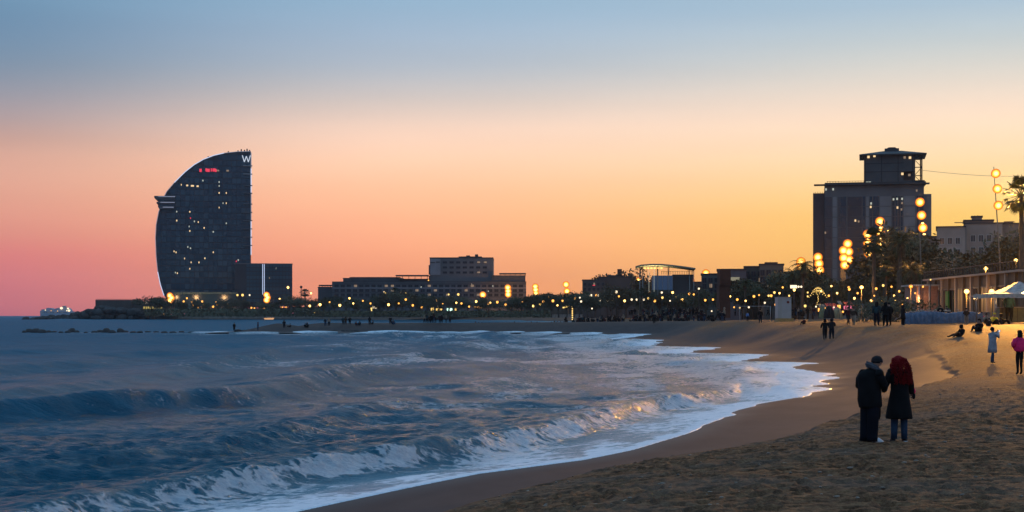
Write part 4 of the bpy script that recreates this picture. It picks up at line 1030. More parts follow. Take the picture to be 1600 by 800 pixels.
# wooded rise in the gap
m = MB()
hp = [(818, 470), (830, 466), (842, 461), (858, 458), (873, 462), (886, 464), (900, 458), (912, 462), (960, 470), (1050, 468), (1150, 471), (1300, 468), (1300, 496), (818, 496)]
m.slab_xz([(wx(a, 980), wz(b_, 980)) for a, b_ in hp][::-1], 980, 1100)
o = m.build('hill', plain('wooded_hill', (.07, .055, .04), .9, .35, .06)); o['kind'] = 'structure'
# ------------------------------------------------------------------ floodlight masts
M_DISH = plain('amber_reflector', (.26, .085, .012), .6, .1, 2, 0); M_POLE = plain('mast_paint', (.22, .18, .14), .6, .2, 1)
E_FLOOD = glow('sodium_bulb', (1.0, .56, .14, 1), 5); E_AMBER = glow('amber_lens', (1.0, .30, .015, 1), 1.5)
b = NB('amber_halo_glow')     # halo round the bulb painted as emission on a disc, fading to its rim
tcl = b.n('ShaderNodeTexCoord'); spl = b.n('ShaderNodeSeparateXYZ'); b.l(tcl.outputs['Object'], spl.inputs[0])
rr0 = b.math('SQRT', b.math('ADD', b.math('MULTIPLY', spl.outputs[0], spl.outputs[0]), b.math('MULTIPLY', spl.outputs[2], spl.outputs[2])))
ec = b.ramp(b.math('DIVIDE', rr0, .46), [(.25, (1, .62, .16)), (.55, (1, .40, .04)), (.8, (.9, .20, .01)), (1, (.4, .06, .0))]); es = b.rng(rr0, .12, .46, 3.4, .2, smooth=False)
b.set(Base_Color=(.1, .03, .01), Roughness=.5, Emission_Color=ec, Emission_Strength=es); E_HALO = b.m
E_BULBW = glow('white_bulb', (1.0, .82, .6, 1), 7)
MASTS = [  # px of lamps, rows of lamps, distance, side steps, label
    (1558, [(1556, 271), (1558.5, 295), (1560, 321)], 184, (1572, 500), 'leaning mast with three white-yellow floodlights against the sky at the far right'),
    (1441, [(1437.5, 316), (1440, 336.5), (1442, 356)], 232, (1444, 500), 'mast with three floodlights before the right corner of the high-rise'),
    (1377, [(1375, 346), (1375.5, 363.5), (1377, 380)], 276, (1380, 500), 'mast with three floodlights and a string of small hanging lamps before the high-rise'),
    (1357, [(1355.5, 366), (1356, 380), (1357, 396)], 312, (1359, 500), 'shorter mast with three floodlights just left of the one with hanging lamps'),
    (1323, [(1324.5, 381), (1318, 391.5), (1326, 393.5), (1318.5, 403), (1326.5, 406), (1320, 414)], 356, (1324, 500), 'mast with a double row of six floodlights before the high-rise'),
    (1279, [(1278, 402), (1279.5, 412), (1280.5, 422)], 440, (1287.5, 500), 'mast with three floodlights at the left corner of the high-rise'),
    (1252, [(1251.5, 409), (1252, 418.5), (1253, 428)], 470, (1257, 500), 'mast with three floodlights in front of the spread-fronded palm'),
    (1201, [(1200, 416), (1200.5, 424.5), (1202, 433)], 537, (1204, 500), 'mast with three floodlights before the stepped block'),
    (1104, [(1103, 427), (1104, 434), (1105, 442)], 628, (1106, 500), 'mast with three floodlights left of the rust-brown slab'),
    (1079, [(1079, 439), (1080, 445.5)], 690, (1079.5, 500), 'mast with two floodlights at the right end of the pavilion'),
    (1063, [(1063, 447)], 720, (1064, 500), 'mast with one big orange floodlight below the pavilion roof'),
    (997, [(998, 438.5), (994, 450), (999, 449.5)], 770, (998, 500), 'mast with three floodlights at the left corner of the pavilion'),
    (939, [(938, 441.5), (939, 452)], 820, (940, 500), 'mast with two floodlights before the chimney house'),
    (885, [(884.5, 444.5), (886, 455)], 868, (888, 500), 'mast with two floodlights in the gap right of the long complex'),
    (837, [(836.5, 448), (837, 453), (837.5, 458.5)], 920, (837, 500), 'mast with three stacked floodlights just right of the long complex'),
    (794, [(793.5, 449.5), (794, 455), (794, 460)], 971, (794.5, 500), 'mast with three stacked floodlights before the right end of the long complex'),
    (755, [(754.5, 460.5)], 985, (755.5, 500), 'mast with a single orange floodlight below the right side of the roof block'),
    (557, [(557, 460), (558, 464), (557.5, 468)], 1060, (558, 500), 'mast with stacked floodlights before the left end of the long complex'),
    (416, [(416.5, 461), (418, 465), (416.5, 469)], 1150, (417, 495), 'mast with stacked floodlights right of the hotel light strip'),
    (266, [(265.5, 462), (268, 465.5), (265.5, 469.5)], 1150, (266, 495), 'mast with stacked floodlights at the left foot of the hotel'),
]
def flood_mesh():
    d = MB().lathe([(.001, .34), (.16, .32), (.30, .22), (.38, .09), (.36, .05), (.001, .06)], 16, axis='y').mesh('floodlight', M_DISH)
    bb = MB().ball((0, -.12, 0), .15, .13, .15, 12, 8).mesh('bulb', E_FLOOD)
    ln = MB().lathe([(.001, -.06), (.20, -.05), (.34, -.01), (.42, .03), (.38, .07)], 16, axis='y').mesh('halo_disc', E_HALO)  # disc round the bulb that carries the painted halo
    return d, bb, ln
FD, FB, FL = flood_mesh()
for i, (px, lamps, d, base, lab) in enumerate(MASTS):
    far_k = d / 184.0; rsc = (d / FPX) * (6.0 if d < 480 else 5.2 if d < 700 else 4.3) / .27 / 1.25
    bx_ = wx(base[0], d) ; t = thing('floodlight_mast', lab, 'floodlight mast', (bx_, d, PZ), 0, 'floodlight masts along the promenade')
    tx_, tz = wx(lamps[0][0], d) - bx_, wz(lamps[0][1], d) - PZ
    lx, lz = wx(lamps[-1][0], d) - bx_, wz(lamps[-1][1], d) - PZ
    kx = (1.5 if d > 300 else .35) * d / FPX
    tip = Vector((tx_ + kx, .9, tz + .9)); pr = max(.07, .45 * d / FPX)
    MB().tube([(0, .9, -.2), Vector((0, .9, -.2)).lerp(tip, .5), tip], [pr * 1.5, pr * 1.15, pr * .6], 8).build('pole', M_POLE, t)
    for (lp, lr) in lamps:
        x, z = wx(lp, d) - bx_, wz(lr, d) - PZ; f = z / tip.z; pxm = tip.x * f
        fl = link('floodlight', FD, t, (x, 0, z)); fl.scale = (rsc,) * 3; fl.rotation_euler = (R(12), 0, R(-8))
        link('bulb', FB, fl); link('halo_disc', FL, fl)
        MB().tube([(x, .25 * rsc, z), (pxm, .9, z - .15)], .06 * max(1, rsc * .6), 5).build('bracket', M_POLE, t)
    if px == 1377:
        for q in range(9):
            x, z = wx(1379.5 - .2 * (q % 3), d) - bx_, wz(354 + q * 6.6, d) - PZ; MB().ball((x, .2, z), .16, n=8, m=5).build('small_lamp', E_WARM, t)
        for q, (a, b2) in enumerate(((1375, 356), (1376, 372), (1377, 389.5), (1378, 398), (1378.5, 405.5))):
            x, z = wx(a, d) - bx_, wz(b2, d) - PZ; MB().ball((x, -.2, z), .3, .3, .18, 8, 5).build('small_lamp', E_FLOOD, t)
    if px in (1441, 1357):
        for a, b2 in (((1441, 349), (1443.5, 366)) if px == 1441 else ((1356.5, 373.5), (1356, 388), (1358.5, 401.5))):
            x, z = wx(a, d) - bx_, wz(b2, d) - PZ; MB().ball((x, -.2, z), .22, .2, .12, 8, 5).build('small_lamp', E_FLOOD, t)
# the beams of the nearest masts, aimed down at the sand
def beam(px, py, d, target, watt, size=70, col=(1.0, .43, .07)):
    l = bpy.data.lights.new('floodlight_beam', 'SPOT'); l.energy = watt; l.spot_size = R(size); l.spot_blend = .9; l.color = col; l.shadow_soft_size = 1.4
    o = bpy.data.objects.new('floodlight_beam', l); COL.objects.link(o); o.location = Vector((wx(px, d), d - 1.2, wz(py, d)))
    o.rotation_euler = (Vector(target) - o.location).to_track_quat('-Z', 'Y').to_euler(); return o
beam(1556, 271, 184, (44, 112, 2.5), 2300000, 20); beam(1560, 321, 184, (47, 150, 3), 16000, 80)
beam(1440, 316, 232, (42, 160, 3), 240000, 40); beam(1377, 363, 276, (42, 200, 3), 240000, 46); beam(1323, 395, 356, (50, 290, 3), 42000, 70)
beam(1201, 424, 537, (50, 450, 3), 42000, 80); beam(997, 445, 770, (40, 640, 2), 50000, 90)
for px, py, d, w in ((1438, 318, 232, 6000), (1375, 350, 276, 6000), (1323, 395, 356, 9000), (1251, 415, 470, 12000), (1104, 434, 628, 30000), (939, 447, 820, 30000), (794, 455, 971, 40000)):
    o = beam(px, py, d + 4, (wx(px, d) * 1.15, d + 90, 12), w, 130); o.location.y = d + 1.5
# the next mast of the row stands just past the right of the picture and lights the near sand
t = thing('floodlight_mast', 'near floodlight mast of the promenade row, beyond the right edge', 'floodlight mast', (47, 96, PZ - .9), 0, 'floodlight masts along the promenade')
MB().tube([(0, .9, -.3), (-.5, .9, 18)], [.16, .08], 8).build('pole', M_POLE, t)
for z in (17.2, 15.2, 13.1):
    fl = link('floodlight', FD, t, (-.6, 0, z)); fl.rotation_euler = (R(15), 0, R(-40)); link('bulb', FB, fl); link('halo_disc', FL, fl)
    MB().tube([(-.6, .3, z), (-.45, .9, z - .1)], .06, 5).build('bracket', M_POLE, t)
for zz_, tg, w, sz in ((17, (9, 40, 1), 36000, 36), (15, (27, 68, 1), 4000, 30)):
    l = bpy.data.lights.new('floodlight_beam', 'SPOT'); l.energy = w; l.spot_size = R(sz); l.spot_blend = 1; l.color = (1.0, .47, .15); l.shadow_soft_size = 1.6
    o = bpy.data.objects.new('floodlight_beam', l); COL.objects.link(o); o.location = (46, 94.6, PZ + zz_ - .9); o.rotation_euler = (Vector(tg) - o.location).to_track_quat('-Z', 'Y').to_euler()

# ------------------------------------------------------------------ small promenade lamps
LM_P = MB().tube([(0, 0, 0), (0, 0, .92)], [.014, .010], 6).mesh('lamp_post', M_DARKMETAL)
def lampset(nm, em): return MB().ball((0, 0, 0), 1, 1, 1, 8, 6).mesh(nm, em)
LGW, LGC, LGO, LGY = lampset('lamp_globe', E_WARM), lampset('lamp_globe', E_WHITE), lampset('lamp_globe', E_FLOOD), lampset('lamp_globe', E_YELLOW)
M_CAP = MB().lathe([(0, .02), (1.3, -.35), (1.25, -.5), (0, -.2)], 8).mesh('lamp_cap', M_DARKMETAL)
lamps = [(287, 471), (292, 466), (300, 472), (302, 477), (309, 480), (316, 471), (318, 476), (333, 479), (338, 472), (339, 476), (356, 475), (356, 480), (371, 461, 'y'), (379, 461, 'y'), (390, 461, 'c'), (437, 467, 'o'), (450, 449, 'o'), (464, 472), (484, 478, 'r'), (486, 458, 'o'), (531, 477, 'o'), (552, 474, 'o'), (579, 474),
         (623, 474), (645, 477), (659, 480), (701, 460, 'y'), (716, 460, 'y'), (692, 474), (721, 474), (763, 474), (766, 473, 'o'), (777, 472), (805, 471), (817, 472), (849, 471), (844, 476, 'y'), (864, 470), (879, 470), (906, 465, 'c'), (908, 471, 'c'),
         (963, 456, 'c'), (938, 469, 'c'), (949, 469, 'c'), (957, 468, 'c'), (987, 468, 'c'), (995, 468, 'c'), (1006, 468, 'c'), (1013, 466, 'y'), (1035, 465, 'y'), (1047, 470, 'c'), (1057, 465, 'y'), (1034, 457, 'c'), (1092, 451, 'c'), (1102, 469), (1114, 468), (1077, 459), (1084, 460), (925, 482, 'c'),
         (1112, 486, 'c'), (1156, 481, 'y'), (1178, 463), (1186, 461), (1201, 462, 'y'), (1205, 462), (1210, 457, 'y'), (1195, 473, 'c'), (1233, 462, 'y'), (1212, 476), (1262, 457, 'y'), (1262, 463, 'y'), (1241, 453, 'o'), (1258, 478, 'y'), (1275, 479, 'c'), (1327, 452), (1326, 449), (1346, 450, 'o'), (1369, 451), (1380, 446, 'y'), (1399, 470, 'y'),
         (1410, 476), (1454, 437, 'y'), (1482, 433), (1563, 426, 'o'), (1147, 480), (1170, 480, 'c'), (1290, 482), (1303, 480, 'c'), (1317, 487), (1283, 455, 'o'), (1295, 462), (1299, 447, 'o'), (1308, 458, 'o'), (1335, 466, 'o'), (1340, 458), (1361, 470, 'o'), (1366, 462), (1376, 470, 'o'), (1384, 458, 'o'), (1393, 448), (1397, 462, 'o'), (1405, 455), (1418, 466, 'o'), (1430, 458), (1437, 470, 'o'), (1442, 448), (1133, 470), (1141, 463, 'o'), (1152, 468), (1165, 470, 'o'), (1218, 458, 'o'), (1223, 449), (1066, 468, 'o'), (1051, 457, 'o'), (1023, 470), (976, 470, 'o'), (967, 463), (899, 466), (871, 477, 'o'), (857, 464), (833, 478, 'o'), (790, 476), (744, 471, 'o'), (733, 479), (713, 473, 'o'), (683, 469), (634, 468), (607, 476, 'o'), (567, 470), (546, 466, 'o'), (515, 472), (500, 476, 'o')]
LAB = {'w': 'warm', 'c': 'white', 'o': 'orange', 'y': 'yellow', 'r': 'reddish'}
nearn = {}
lamps.sort()
for it in lamps:
    px, py = it[0], it[1]; k = it[2] if len(it) > 2 else 'w'
    d = float(np.interp(px, [200, 500, 820, 990, 1100, 1270, 1450, 1500], [1140, 930, 690, 500, 350, 240, 190, 200])); gz = PZ if px > 480 else wz(486, 1150)
    if px in (1482, 1563): gz = 7.95
    if px < 480: d = 1148
    z = wz(py, d); w = where(px); nearn[w] = nearn.get(w, 0) + 1
    t = thing('street_lamp', f'{LAB[k]} lamp, {ORD[nearn[w] - 1]} from left {w}', 'street lamp', (wx(px, d), d, gz), 0, 'small lamps along the promenade')
    h = max(1., z - gz); p = link('lamp_post', LM_P, t); p.scale = (max(3, h), max(3, h), h)
    r = d / FPX * random.uniform(.65, 1.15) * (1.75 if k in 'wr' else 1.75); g = link('lamp_globe', {'w': LGW, 'c': LGC, 'o': LGO, 'y': LGY, 'r': LGO}[k], t, (0, 0, z - gz)); g.scale = (r, r, r * 1.15)
    c = link('lamp_cap', M_CAP, t, (0, 0, z - gz + r * 1.4)); c.scale = (r, r, r)
# slim orange-lit poles with lantern heads near the restaurants
for px, py, lab, d in ((1346, 450, 'slim post with a flaring orange lantern behind the beach tents', 215), (1423, 449, 'slim post with a big orange lantern globe before the pink pavilion', 190), (1549, 457, 'right one of two bright lanterns beside the marquee', 150), (1510, 457, 'left one of two bright lanterns beside the marquee', 150), (1587, 408, 'tall garden lantern on the terrace at the right edge', 205), (1540, 421, 'glowing lantern column on the restaurant terrace', 182)):
    zb = 7.95 if px in (1587, 1540) else PZ - .3; t = thing('lantern_post', lab, 'lantern', (wx(px, d), d, zb), 0, 'lantern posts by the restaurants')
    z = wz(py, d) - zb; MB().tube([(0, 0, 0), (0, 0, z)], .06, 6).build('post', plain('lit_post', (.5, .32, .12), .6), t)
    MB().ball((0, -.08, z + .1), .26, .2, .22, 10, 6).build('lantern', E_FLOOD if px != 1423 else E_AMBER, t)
    l = bpy.data.lights.new('lantern_light', 'POINT'); l.energy = 130; l.color = (1, .52, .16); l.shadow_soft_size = .2
    o = bpy.data.objects.new('lantern_light', l); COL.objects.link(o); o.parent = t; o.location = (0, -.5, z + .1)
for px in (1500, 1470, 1527, 1560):
    d = 158 + (1600 - px) * .28; l = bpy.data.lights.new('restaurant_wall_light', 'POINT'); l.energy = 130; l.color = (1, .5, .16); l.shadow_soft_size = .15
    o = bpy.data.objects.new('restaurant_wall_light', l); COL.objects.link(o); o.location = (51.3, d, 5.6)

# ------------------------------------------------------------------ kiosks and shop fronts
def kiosk(px0, px1, py0, py1, d, em, lab, zb=PZ, cat='kiosk', awn=None):
    ox = wx((px0 + px1) / 2, d); w = (px1 - px0) * d / FPX / 2; h0, h1 = wz(py1, d) - zb, wz(py0, d) - zb
    t = thing('beach_kiosk', lab, cat, (ox, d, zb), 0, 'lit kiosks along the shore')
    MB().box(-w * 1.15, w * 1.15, .05, 3, 0, h1 * 1.08).build('wall', M_DARKCONC, t); MB().box(-w * 1.3, w * 1.3, -.8, 3.2, h1 * 1.08, h1 * 1.08 + .3).build('roof', awn or M_ROOF, t)
    MB().box(-w, w, -.12, .0, max(.1, h0), h1).build('lit_opening', em, t)
    n = max(1, int((px1 - px0) / 4))
    for i in range(n + 1):
        x = -w + 2 * w * i / n; MB().box(x - .05 * d / 400, x + .05 * d / 400, -.2, -.13, max(.1, h0), h1).build('frame', M_DARKMETAL, t)
    return t
kiosk(582, 590, 478.5, 482, 900, E_WHITE, 'kiosk with a white-lit opening before the long low complex'); kiosk(579, 583, 480.5, 486, 905, E_YELLOW, 'tiny yellow-lit stall left of the white-lit kiosk')
kiosk(673, 678, 480, 488.5, 880, E_YELLOW, 'narrow yellow-lit stall below the roof block'); kiosk(681, 692, 481, 489, 880, E_YELLOW, 'wide bright yellow kiosk below the roof block'); kiosk(683, 691, 478, 480, 893, E_WHITE, 'white-lit sign box over the wide yellow kiosk')
kiosk(698, 707, 481.5, 488, 880, E_CYAN, 'kiosk with a pale green screen'); kiosk(710, 714, 481.5, 487, 882, E_YELLOW, 'small yellow stall right of the green screen kiosk')
kiosk(741, 753, 479, 481.5, 860, E_ORANGE, 'stall with a thin orange-yellow lit awning'); 
def quaybits(px0, px1, py, em, n, lab):
    d = 1150.4; ox = wx(px0, d); t = thing('quay_arcade', lab, 'arcade', (ox, d, wz(py + 1.4, d)), 0, 'lit arcades in the quay wall')
    L_ = (px1 - px0) * d / FPX; MB().box(-.8, L_ + .8, .1, 1.5, -.6, 2.1).build('wall', M_QUAY, t)
    rr_ = random.Random(int(px0))
    for i in range(n):
        x = L_ * i / max(1, n - 1); w = L_ / n * rr_.uniform(.2, .42); MB().box(x - w, x + w, -.15, .0, 0, rr_.uniform(.8, 1.5)).build('lit_opening', em if i % 3 else E_PINK, t)
quaybits(250, 268, 490.5, E_ORANGE, 7, 'short row of orange lights low in the quay under the left edge of the hotel'); quaybits(288, 298, 489.5, E_YELLOW, 4, 'short row of yellow lights low in the quay under the hotel'); quaybits(437, 450, 479.5, E_ORANGE, 7, 'upper row of orange lights right of the hotel wing')
quaybits(447, 474, 489, E_YELLOW, 9, 'bright yellow lit arcade in the quay right of the hotel wing'); quaybits(488, 530, 488.7, E_YELLOW, 11, 'long dim yellow lit arcade at the right end of the quay'); quaybits(428, 433, 489, E_PINK, 2, 'pair of pink lights in the quay below the hotel wing'); quaybits(388, 412, 481, E_WARM, 6, 'row of warm dots on the quay below the hotel light strip')
# white parasols whose cloth glows itself in place of light beneath, left foot of the hotel
for i, (px, py) in enumerate(((228, 472), (241, 472.5), (247, 472))):
    d = 1150; zb = wz(484, d); t = thing('terrace_parasol', f'{["left", "middle", "right"][i]} one of three lit white parasols left of the hotel', 'parasol', (wx(px, d), d, zb), 0, 'lit parasols of the quay terrace')
    h = wz(py, d) - zb; MB().tube([(0, 0, 0), (0, 0, h)], .12, 5).build('pole', M_DARKMETAL, t); MB().lathe([(2.3, 0), (1.2, .8), (.05, 1.7)], 8, (0, 0, h - 1.2)).build('canopy', E_PALEUMB, t)
t = thing('terrace_bar', 'low bar terrace glowing yellow-green under the three lit parasols', 'bar', (wx(222, 1150), 1150, wz(484, 1150)), 0)
MB().box(0, wx(252, 1150) - wx(222, 1150), 1, 4, 0, 3.2).build('wall', M_QUAY, t)
for i in range(9): MB().box(.8 + i * 1.6, 1.9 + i * 1.6, .8, .98, .6, 2.4).build('lit_window', glow("olive_bar_light", (1, .75, .2, 1), .5), t)
# lamp masts poking up between hotel and complex
t = thing('signal_mast', 'thin mast with a round head against the pink sky right of the hotel', 'mast', (wx(470.5, 1100), 1100, 3), 0)
MB().tube([(0, 0, 0), (0, 0, wz(450, 1100) - 3)], .3, 5).build('pole', M_DARKMETAL, t); MB().ball((0, 0, wz(448.5, 1100) - 3), 1.0, n=8, m=5).build('mast_head', M_DARKMETAL, t)
# the white kiosk at the back of the beach
d = 200; t = thing('white_kiosk', 'white boxy beach kiosk with a small dark round sign', 'kiosk', (wx(1226, d), d, PZ - .8), 0)
w = 10.5 * d / FPX; MB().box(-w, w, 0, 2.2, .55, wz(465, d) - PZ + .8).build('cabin', M_WHITE, t); MB().box(-w * 1.05, w * 1.05, -.1, 2.3, wz(465, d) - PZ + .8, wz(464, d) - PZ + .8).build('roof', M_PALE, t)
MB().box(-w * .98, w * 1.3, -.35, 2.4, 0, .55).build('deck', plain('lit_wood', (.45, .26, .09), .8), t)
m = MB(); m.lathe([(.001, -.06), (.17, -.06), (.17, 0)], 10, (w * .5, 0, wz(472, d) - PZ + .8), axis='y'); m.build('round_sign', plain('dull_red_paint', (.2, .05, .04)), t)
MB().box(-w * 1.0, -w * .42, -.03, .0, .6, wz(465, d) - PZ + .75).build('side_panel', M_PALE, t)
# long white light box behind the palm
d = 290; t = thing('light_box', 'long white light box with two small round lamps beside it', 'sign', (wx(1240, d), d, PZ), 0)
z = wz(448, d) - PZ; MB().box(-.06, .06, 0, .12, 0, z).build('post', M_DARKMETAL, t); MB().box(-5 * d / FPX, 5.2 * d / FPX, -.1, .15, z - .3, z + .3).build('light_panel', E_WHITE, t)
for q in (7.7, 12): MB().ball((q * d / FPX, 0, z), .2, n=8, m=5).build('round_lamp', E_WHITE, t)
MB().box(5 * d / FPX, 12 * d / FPX, 0, .08, z - .05, z + .05).build('bracket', M_DARKMETAL, t)
# ------------------------------------------------------------------ people
def cloth(name, col, rough=.9):
    if name in MATS: return MATS[name]
    b = NB(name); n = b.noise(9, 4, .6); f2 = b.noise(3, 3)
    c = b.mix(b.rng(f2, .3, .7), tuple(q * .75 for q in col), tuple(q * 1.2 for q in col))
    b.set(Base_Color=c, Roughness=rough, Normal=b.bump(b.math('ADD', n, b.math('MULTIPLY', f2, 2)), .35, .02)); b.p.inputs['Specular IOR Level'].default_value = .15
    MATS[name] = b.m; return b.m
SKIN = plain('skin', (.34, .19, .13), .6, .1, 20, bump=.05)
BLACK = cloth('black_wool', (.008, .009, .010)); NAVY = cloth('navy_cloth', (.010, .014, .024)); CHAR = cloth('charcoal_cloth', (.022, .020, .022)); GREYC = cloth('pale_grey_coat_cloth', (.30, .30, .32)); DENIM = cloth('blue_denim', (.030, .060, .105))
BROWNC = cloth('brown_cloth', (.06, .035, .022)); MAROON = cloth('maroon_cloth', (.07, .014, .016)); PINKC = cloth('bright_pink_cloth', (.85, .03, .16)); YELC = cloth('yellow_jacket_cloth', (.75, .55, .05)); BEIGE = cloth('beige_cloth', (.28, .21, .15)); WHITEC = cloth('white_cloth', (.5, .47, .45)); TEAL = cloth('teal_cloth', (.02, .05, .06)); BLUEC = cloth('sky_blue_cloth', (.12, .22, .45))
HAIRD = cloth('dark_hair', (.012, .009, .008)); HAIRR = cloth('red_hair', (.20, .006, .008), .7); SHOE = cloth('dark_shoe', (.02, .02, .022), .6); SHOEW = cloth('white_shoe', (.55, .55, .55), .6)
DG = None
def skin_body(name, J, E, mats, reg, sub=1, res=None):
    """J joint: (xyz, radius or (rx, ry)); E: joint pairs; reg: pair -> material slot. Returns a mesh of one continuous skin."""
    names = list(J); ix = {n: i for i, n in enumerate(names)}
    me = bpy.data.meshes.new(name + '_bones'); me.from_pydata([J[n][0] for n in names], [(ix[a], ix[b]) for a, b in E], [])
    o = bpy.data.objects.new(name + '_bones', me); COL.objects.link(o)
    md = o.modifiers.new('skin', 'SKIN')
    if not me.skin_vertices:
        bm = bmesh.new(); bm.from_mesh(me); bm.verts.layers.skin.verify(); bm.to_mesh(me); bm.free()
    sv = me.skin_vertices[0].data
    for i, n in enumerate(names):
        r = J[n][1]; sv[i].radius = r if isinstance(r, tuple) else (r, r); sv[i].use_root = (i == 0)
    md.branch_smoothing = .4
    sm = o.modifiers.new('sub', 'SUBSURF'); sm.levels = sub; sm.render_levels = sub
    dg = bpy.context.evaluated_depsgraph_get(); out = bpy.data.meshes.new_from_object(o.evaluated_get(dg)); out.name = name
    bpy.data.objects.remove(o); bpy.data.meshes.remove(me)
    for m in mats: out.materials.append(m)
    segs = [(np.array(J[a][0]), np.array(J[b][0]), reg.get((a, b), 0)) for a, b in E]
    n = len(out.polygons); cs = np.empty(n * 3); out.polygons.foreach_get('center', cs); cs = cs.reshape(n, 3)
    best = np.full(n, 1e9); mi = np.zeros(n, int)
    for a, b, m in segs:
        ab = b - a; t = np.clip(((cs - a) @ ab) / max(1e-9, ab @ ab), 0, 1); q = ((cs - a - t[:, None] * ab) ** 2).sum(1)
        k = q < best; best[k] = q[k]; mi[k] = m
    out.polygons.foreach_set('material_index', mi.astype(np.int32)); out.polygons.foreach_set('use_smooth', np.ones(n, bool)); out.update()
    return out
def joints(pose, fat=1):
    """standing figure 1.72 m tall facing -Y (towards us); pose overrides joints"""
    J = {'pelvis': ((0, 0, .95), (.155, .115)), 'waist': ((0, 0, 1.12), (.14, .10)), 'chest': ((0, .01, 1.32), (.17, .12)), 'neckb': ((0, .01, 1.46), (.075, .07)), 'neck': ((0, 0, 1.52), (.055, .055)),
         'head1': ((0, -.01, 1.60), (.080, .092)), 'head2': ((0, -.01, 1.685), (.072, .082))}
    for s, k in ((-1, 'l'), (1, 'r')):
        J[k + 'sh'] = ((s * .17, .01, 1.41), .068); J[k + 'el'] = ((s * .235, .03, 1.14), .052); J[k + 'wr'] = ((s * .25, -.05, .92), .036)
        J[k + 'hip'] = ((s * .085, 0, .86), .10); J[k + 'kn'] = ((s * .10, -.01, .49), .068); J[k + 'an'] = ((s * .11, .02, .09), .045); J[k + 'toe'] = ((s * .12, -.13, .045), (.04, .034))
        # hand: palm, four fingers, thumb
        J[k + 'pm'] = ((0, 0, 0), .030)
    for n, v in pose.items():
        if n in J: J[n] = (v, J[n][1])
    if fat != 1:
        for n in J:
            if n in ('neck', 'head1', 'head2') or n[1:] in ('wr', 'pm', 'toe', 'an'): continue
            r = J[n][1]; J[n] = (J[n][0], tuple(q * fat for q in r) if isinstance(r, tuple) else r * fat)
    for s, k in ((-1, 'l'), (1, 'r')):
        w = Vector(J[k + 'wr'][0]); e = Vector(J[k + 'el'][0]); d = (w - e).normalized(); side = d.cross(Vector((s, 0, 0))).normalized() if abs(d.x) < .9 else Vector((0, 1, 0))
        J[k + 'pm'] = (tuple(w + d * .075), (.036, .022))
    return J
EDG = [('pelvis', 'waist'), ('waist', 'chest'), ('chest', 'neckb'), ('neckb', 'neck'), ('neck', 'head1'), ('head1', 'head2')]
for k in 'lr': EDG += [('chest', k + 'sh'), (k + 'sh', k + 'el'), (k + 'el', k + 'wr'), (k + 'wr', k + 'pm'), ('pelvis', k + 'hip'), (k + 'hip', k + 'kn'), (k + 'kn', k + 'an'), (k + 'an', k + 'toe')]
def region():
    r = {}
    for a, b in EDG:
        if b in ('neck', 'head1', 'head2'): r[(a, b)] = 2
        elif b.endswith('pm'): r[(a, b)] = 2
        elif b[1:] in ('hip', 'kn', 'an'): r[(a, b)] = 1
        elif b[1:] == 'toe': r[(a, b)] = 3
        else: r[(a, b)] = 0
    return r
REG = region()
def fingers(J, k, curl=.5, sc=1.0):
    """four fingers and a thumb as short chains rooted in the palm, one mesh with the hand's skin"""
    w = Vector(J[k + 'wr'][0]); p = Vector(J[k + 'pm'][0]); d = (p - w).normalized()
    side = d.cross(Vector((0, 1, .2))).normalized()
    nrm_ = side.cross(d); m = MB()
    for i, (o, ln) in enumerate(((-.027, .062), (-.009, .072), (.009, .068), (.026, .052))):
        a = p + d * .02 + side * o; b2 = a + (d * math.cos(curl * .5) + nrm_ * math.sin(curl * .5)) * ln * .5; c = b2 + (d * math.cos(curl * 1.5) + nrm_ * math.sin(curl * 1.5)) * ln * .5
        m.tube([a, b2, c], [.0095, .0085, .006], 6)
    a = w + d * .035 - side * .03; m.tube([a, a - side * .025 + d * .03 + nrm_ * .01, a - side * .03 + d * .058 + nrm_ * .02], [.012, .010, .007], 6)
    return m
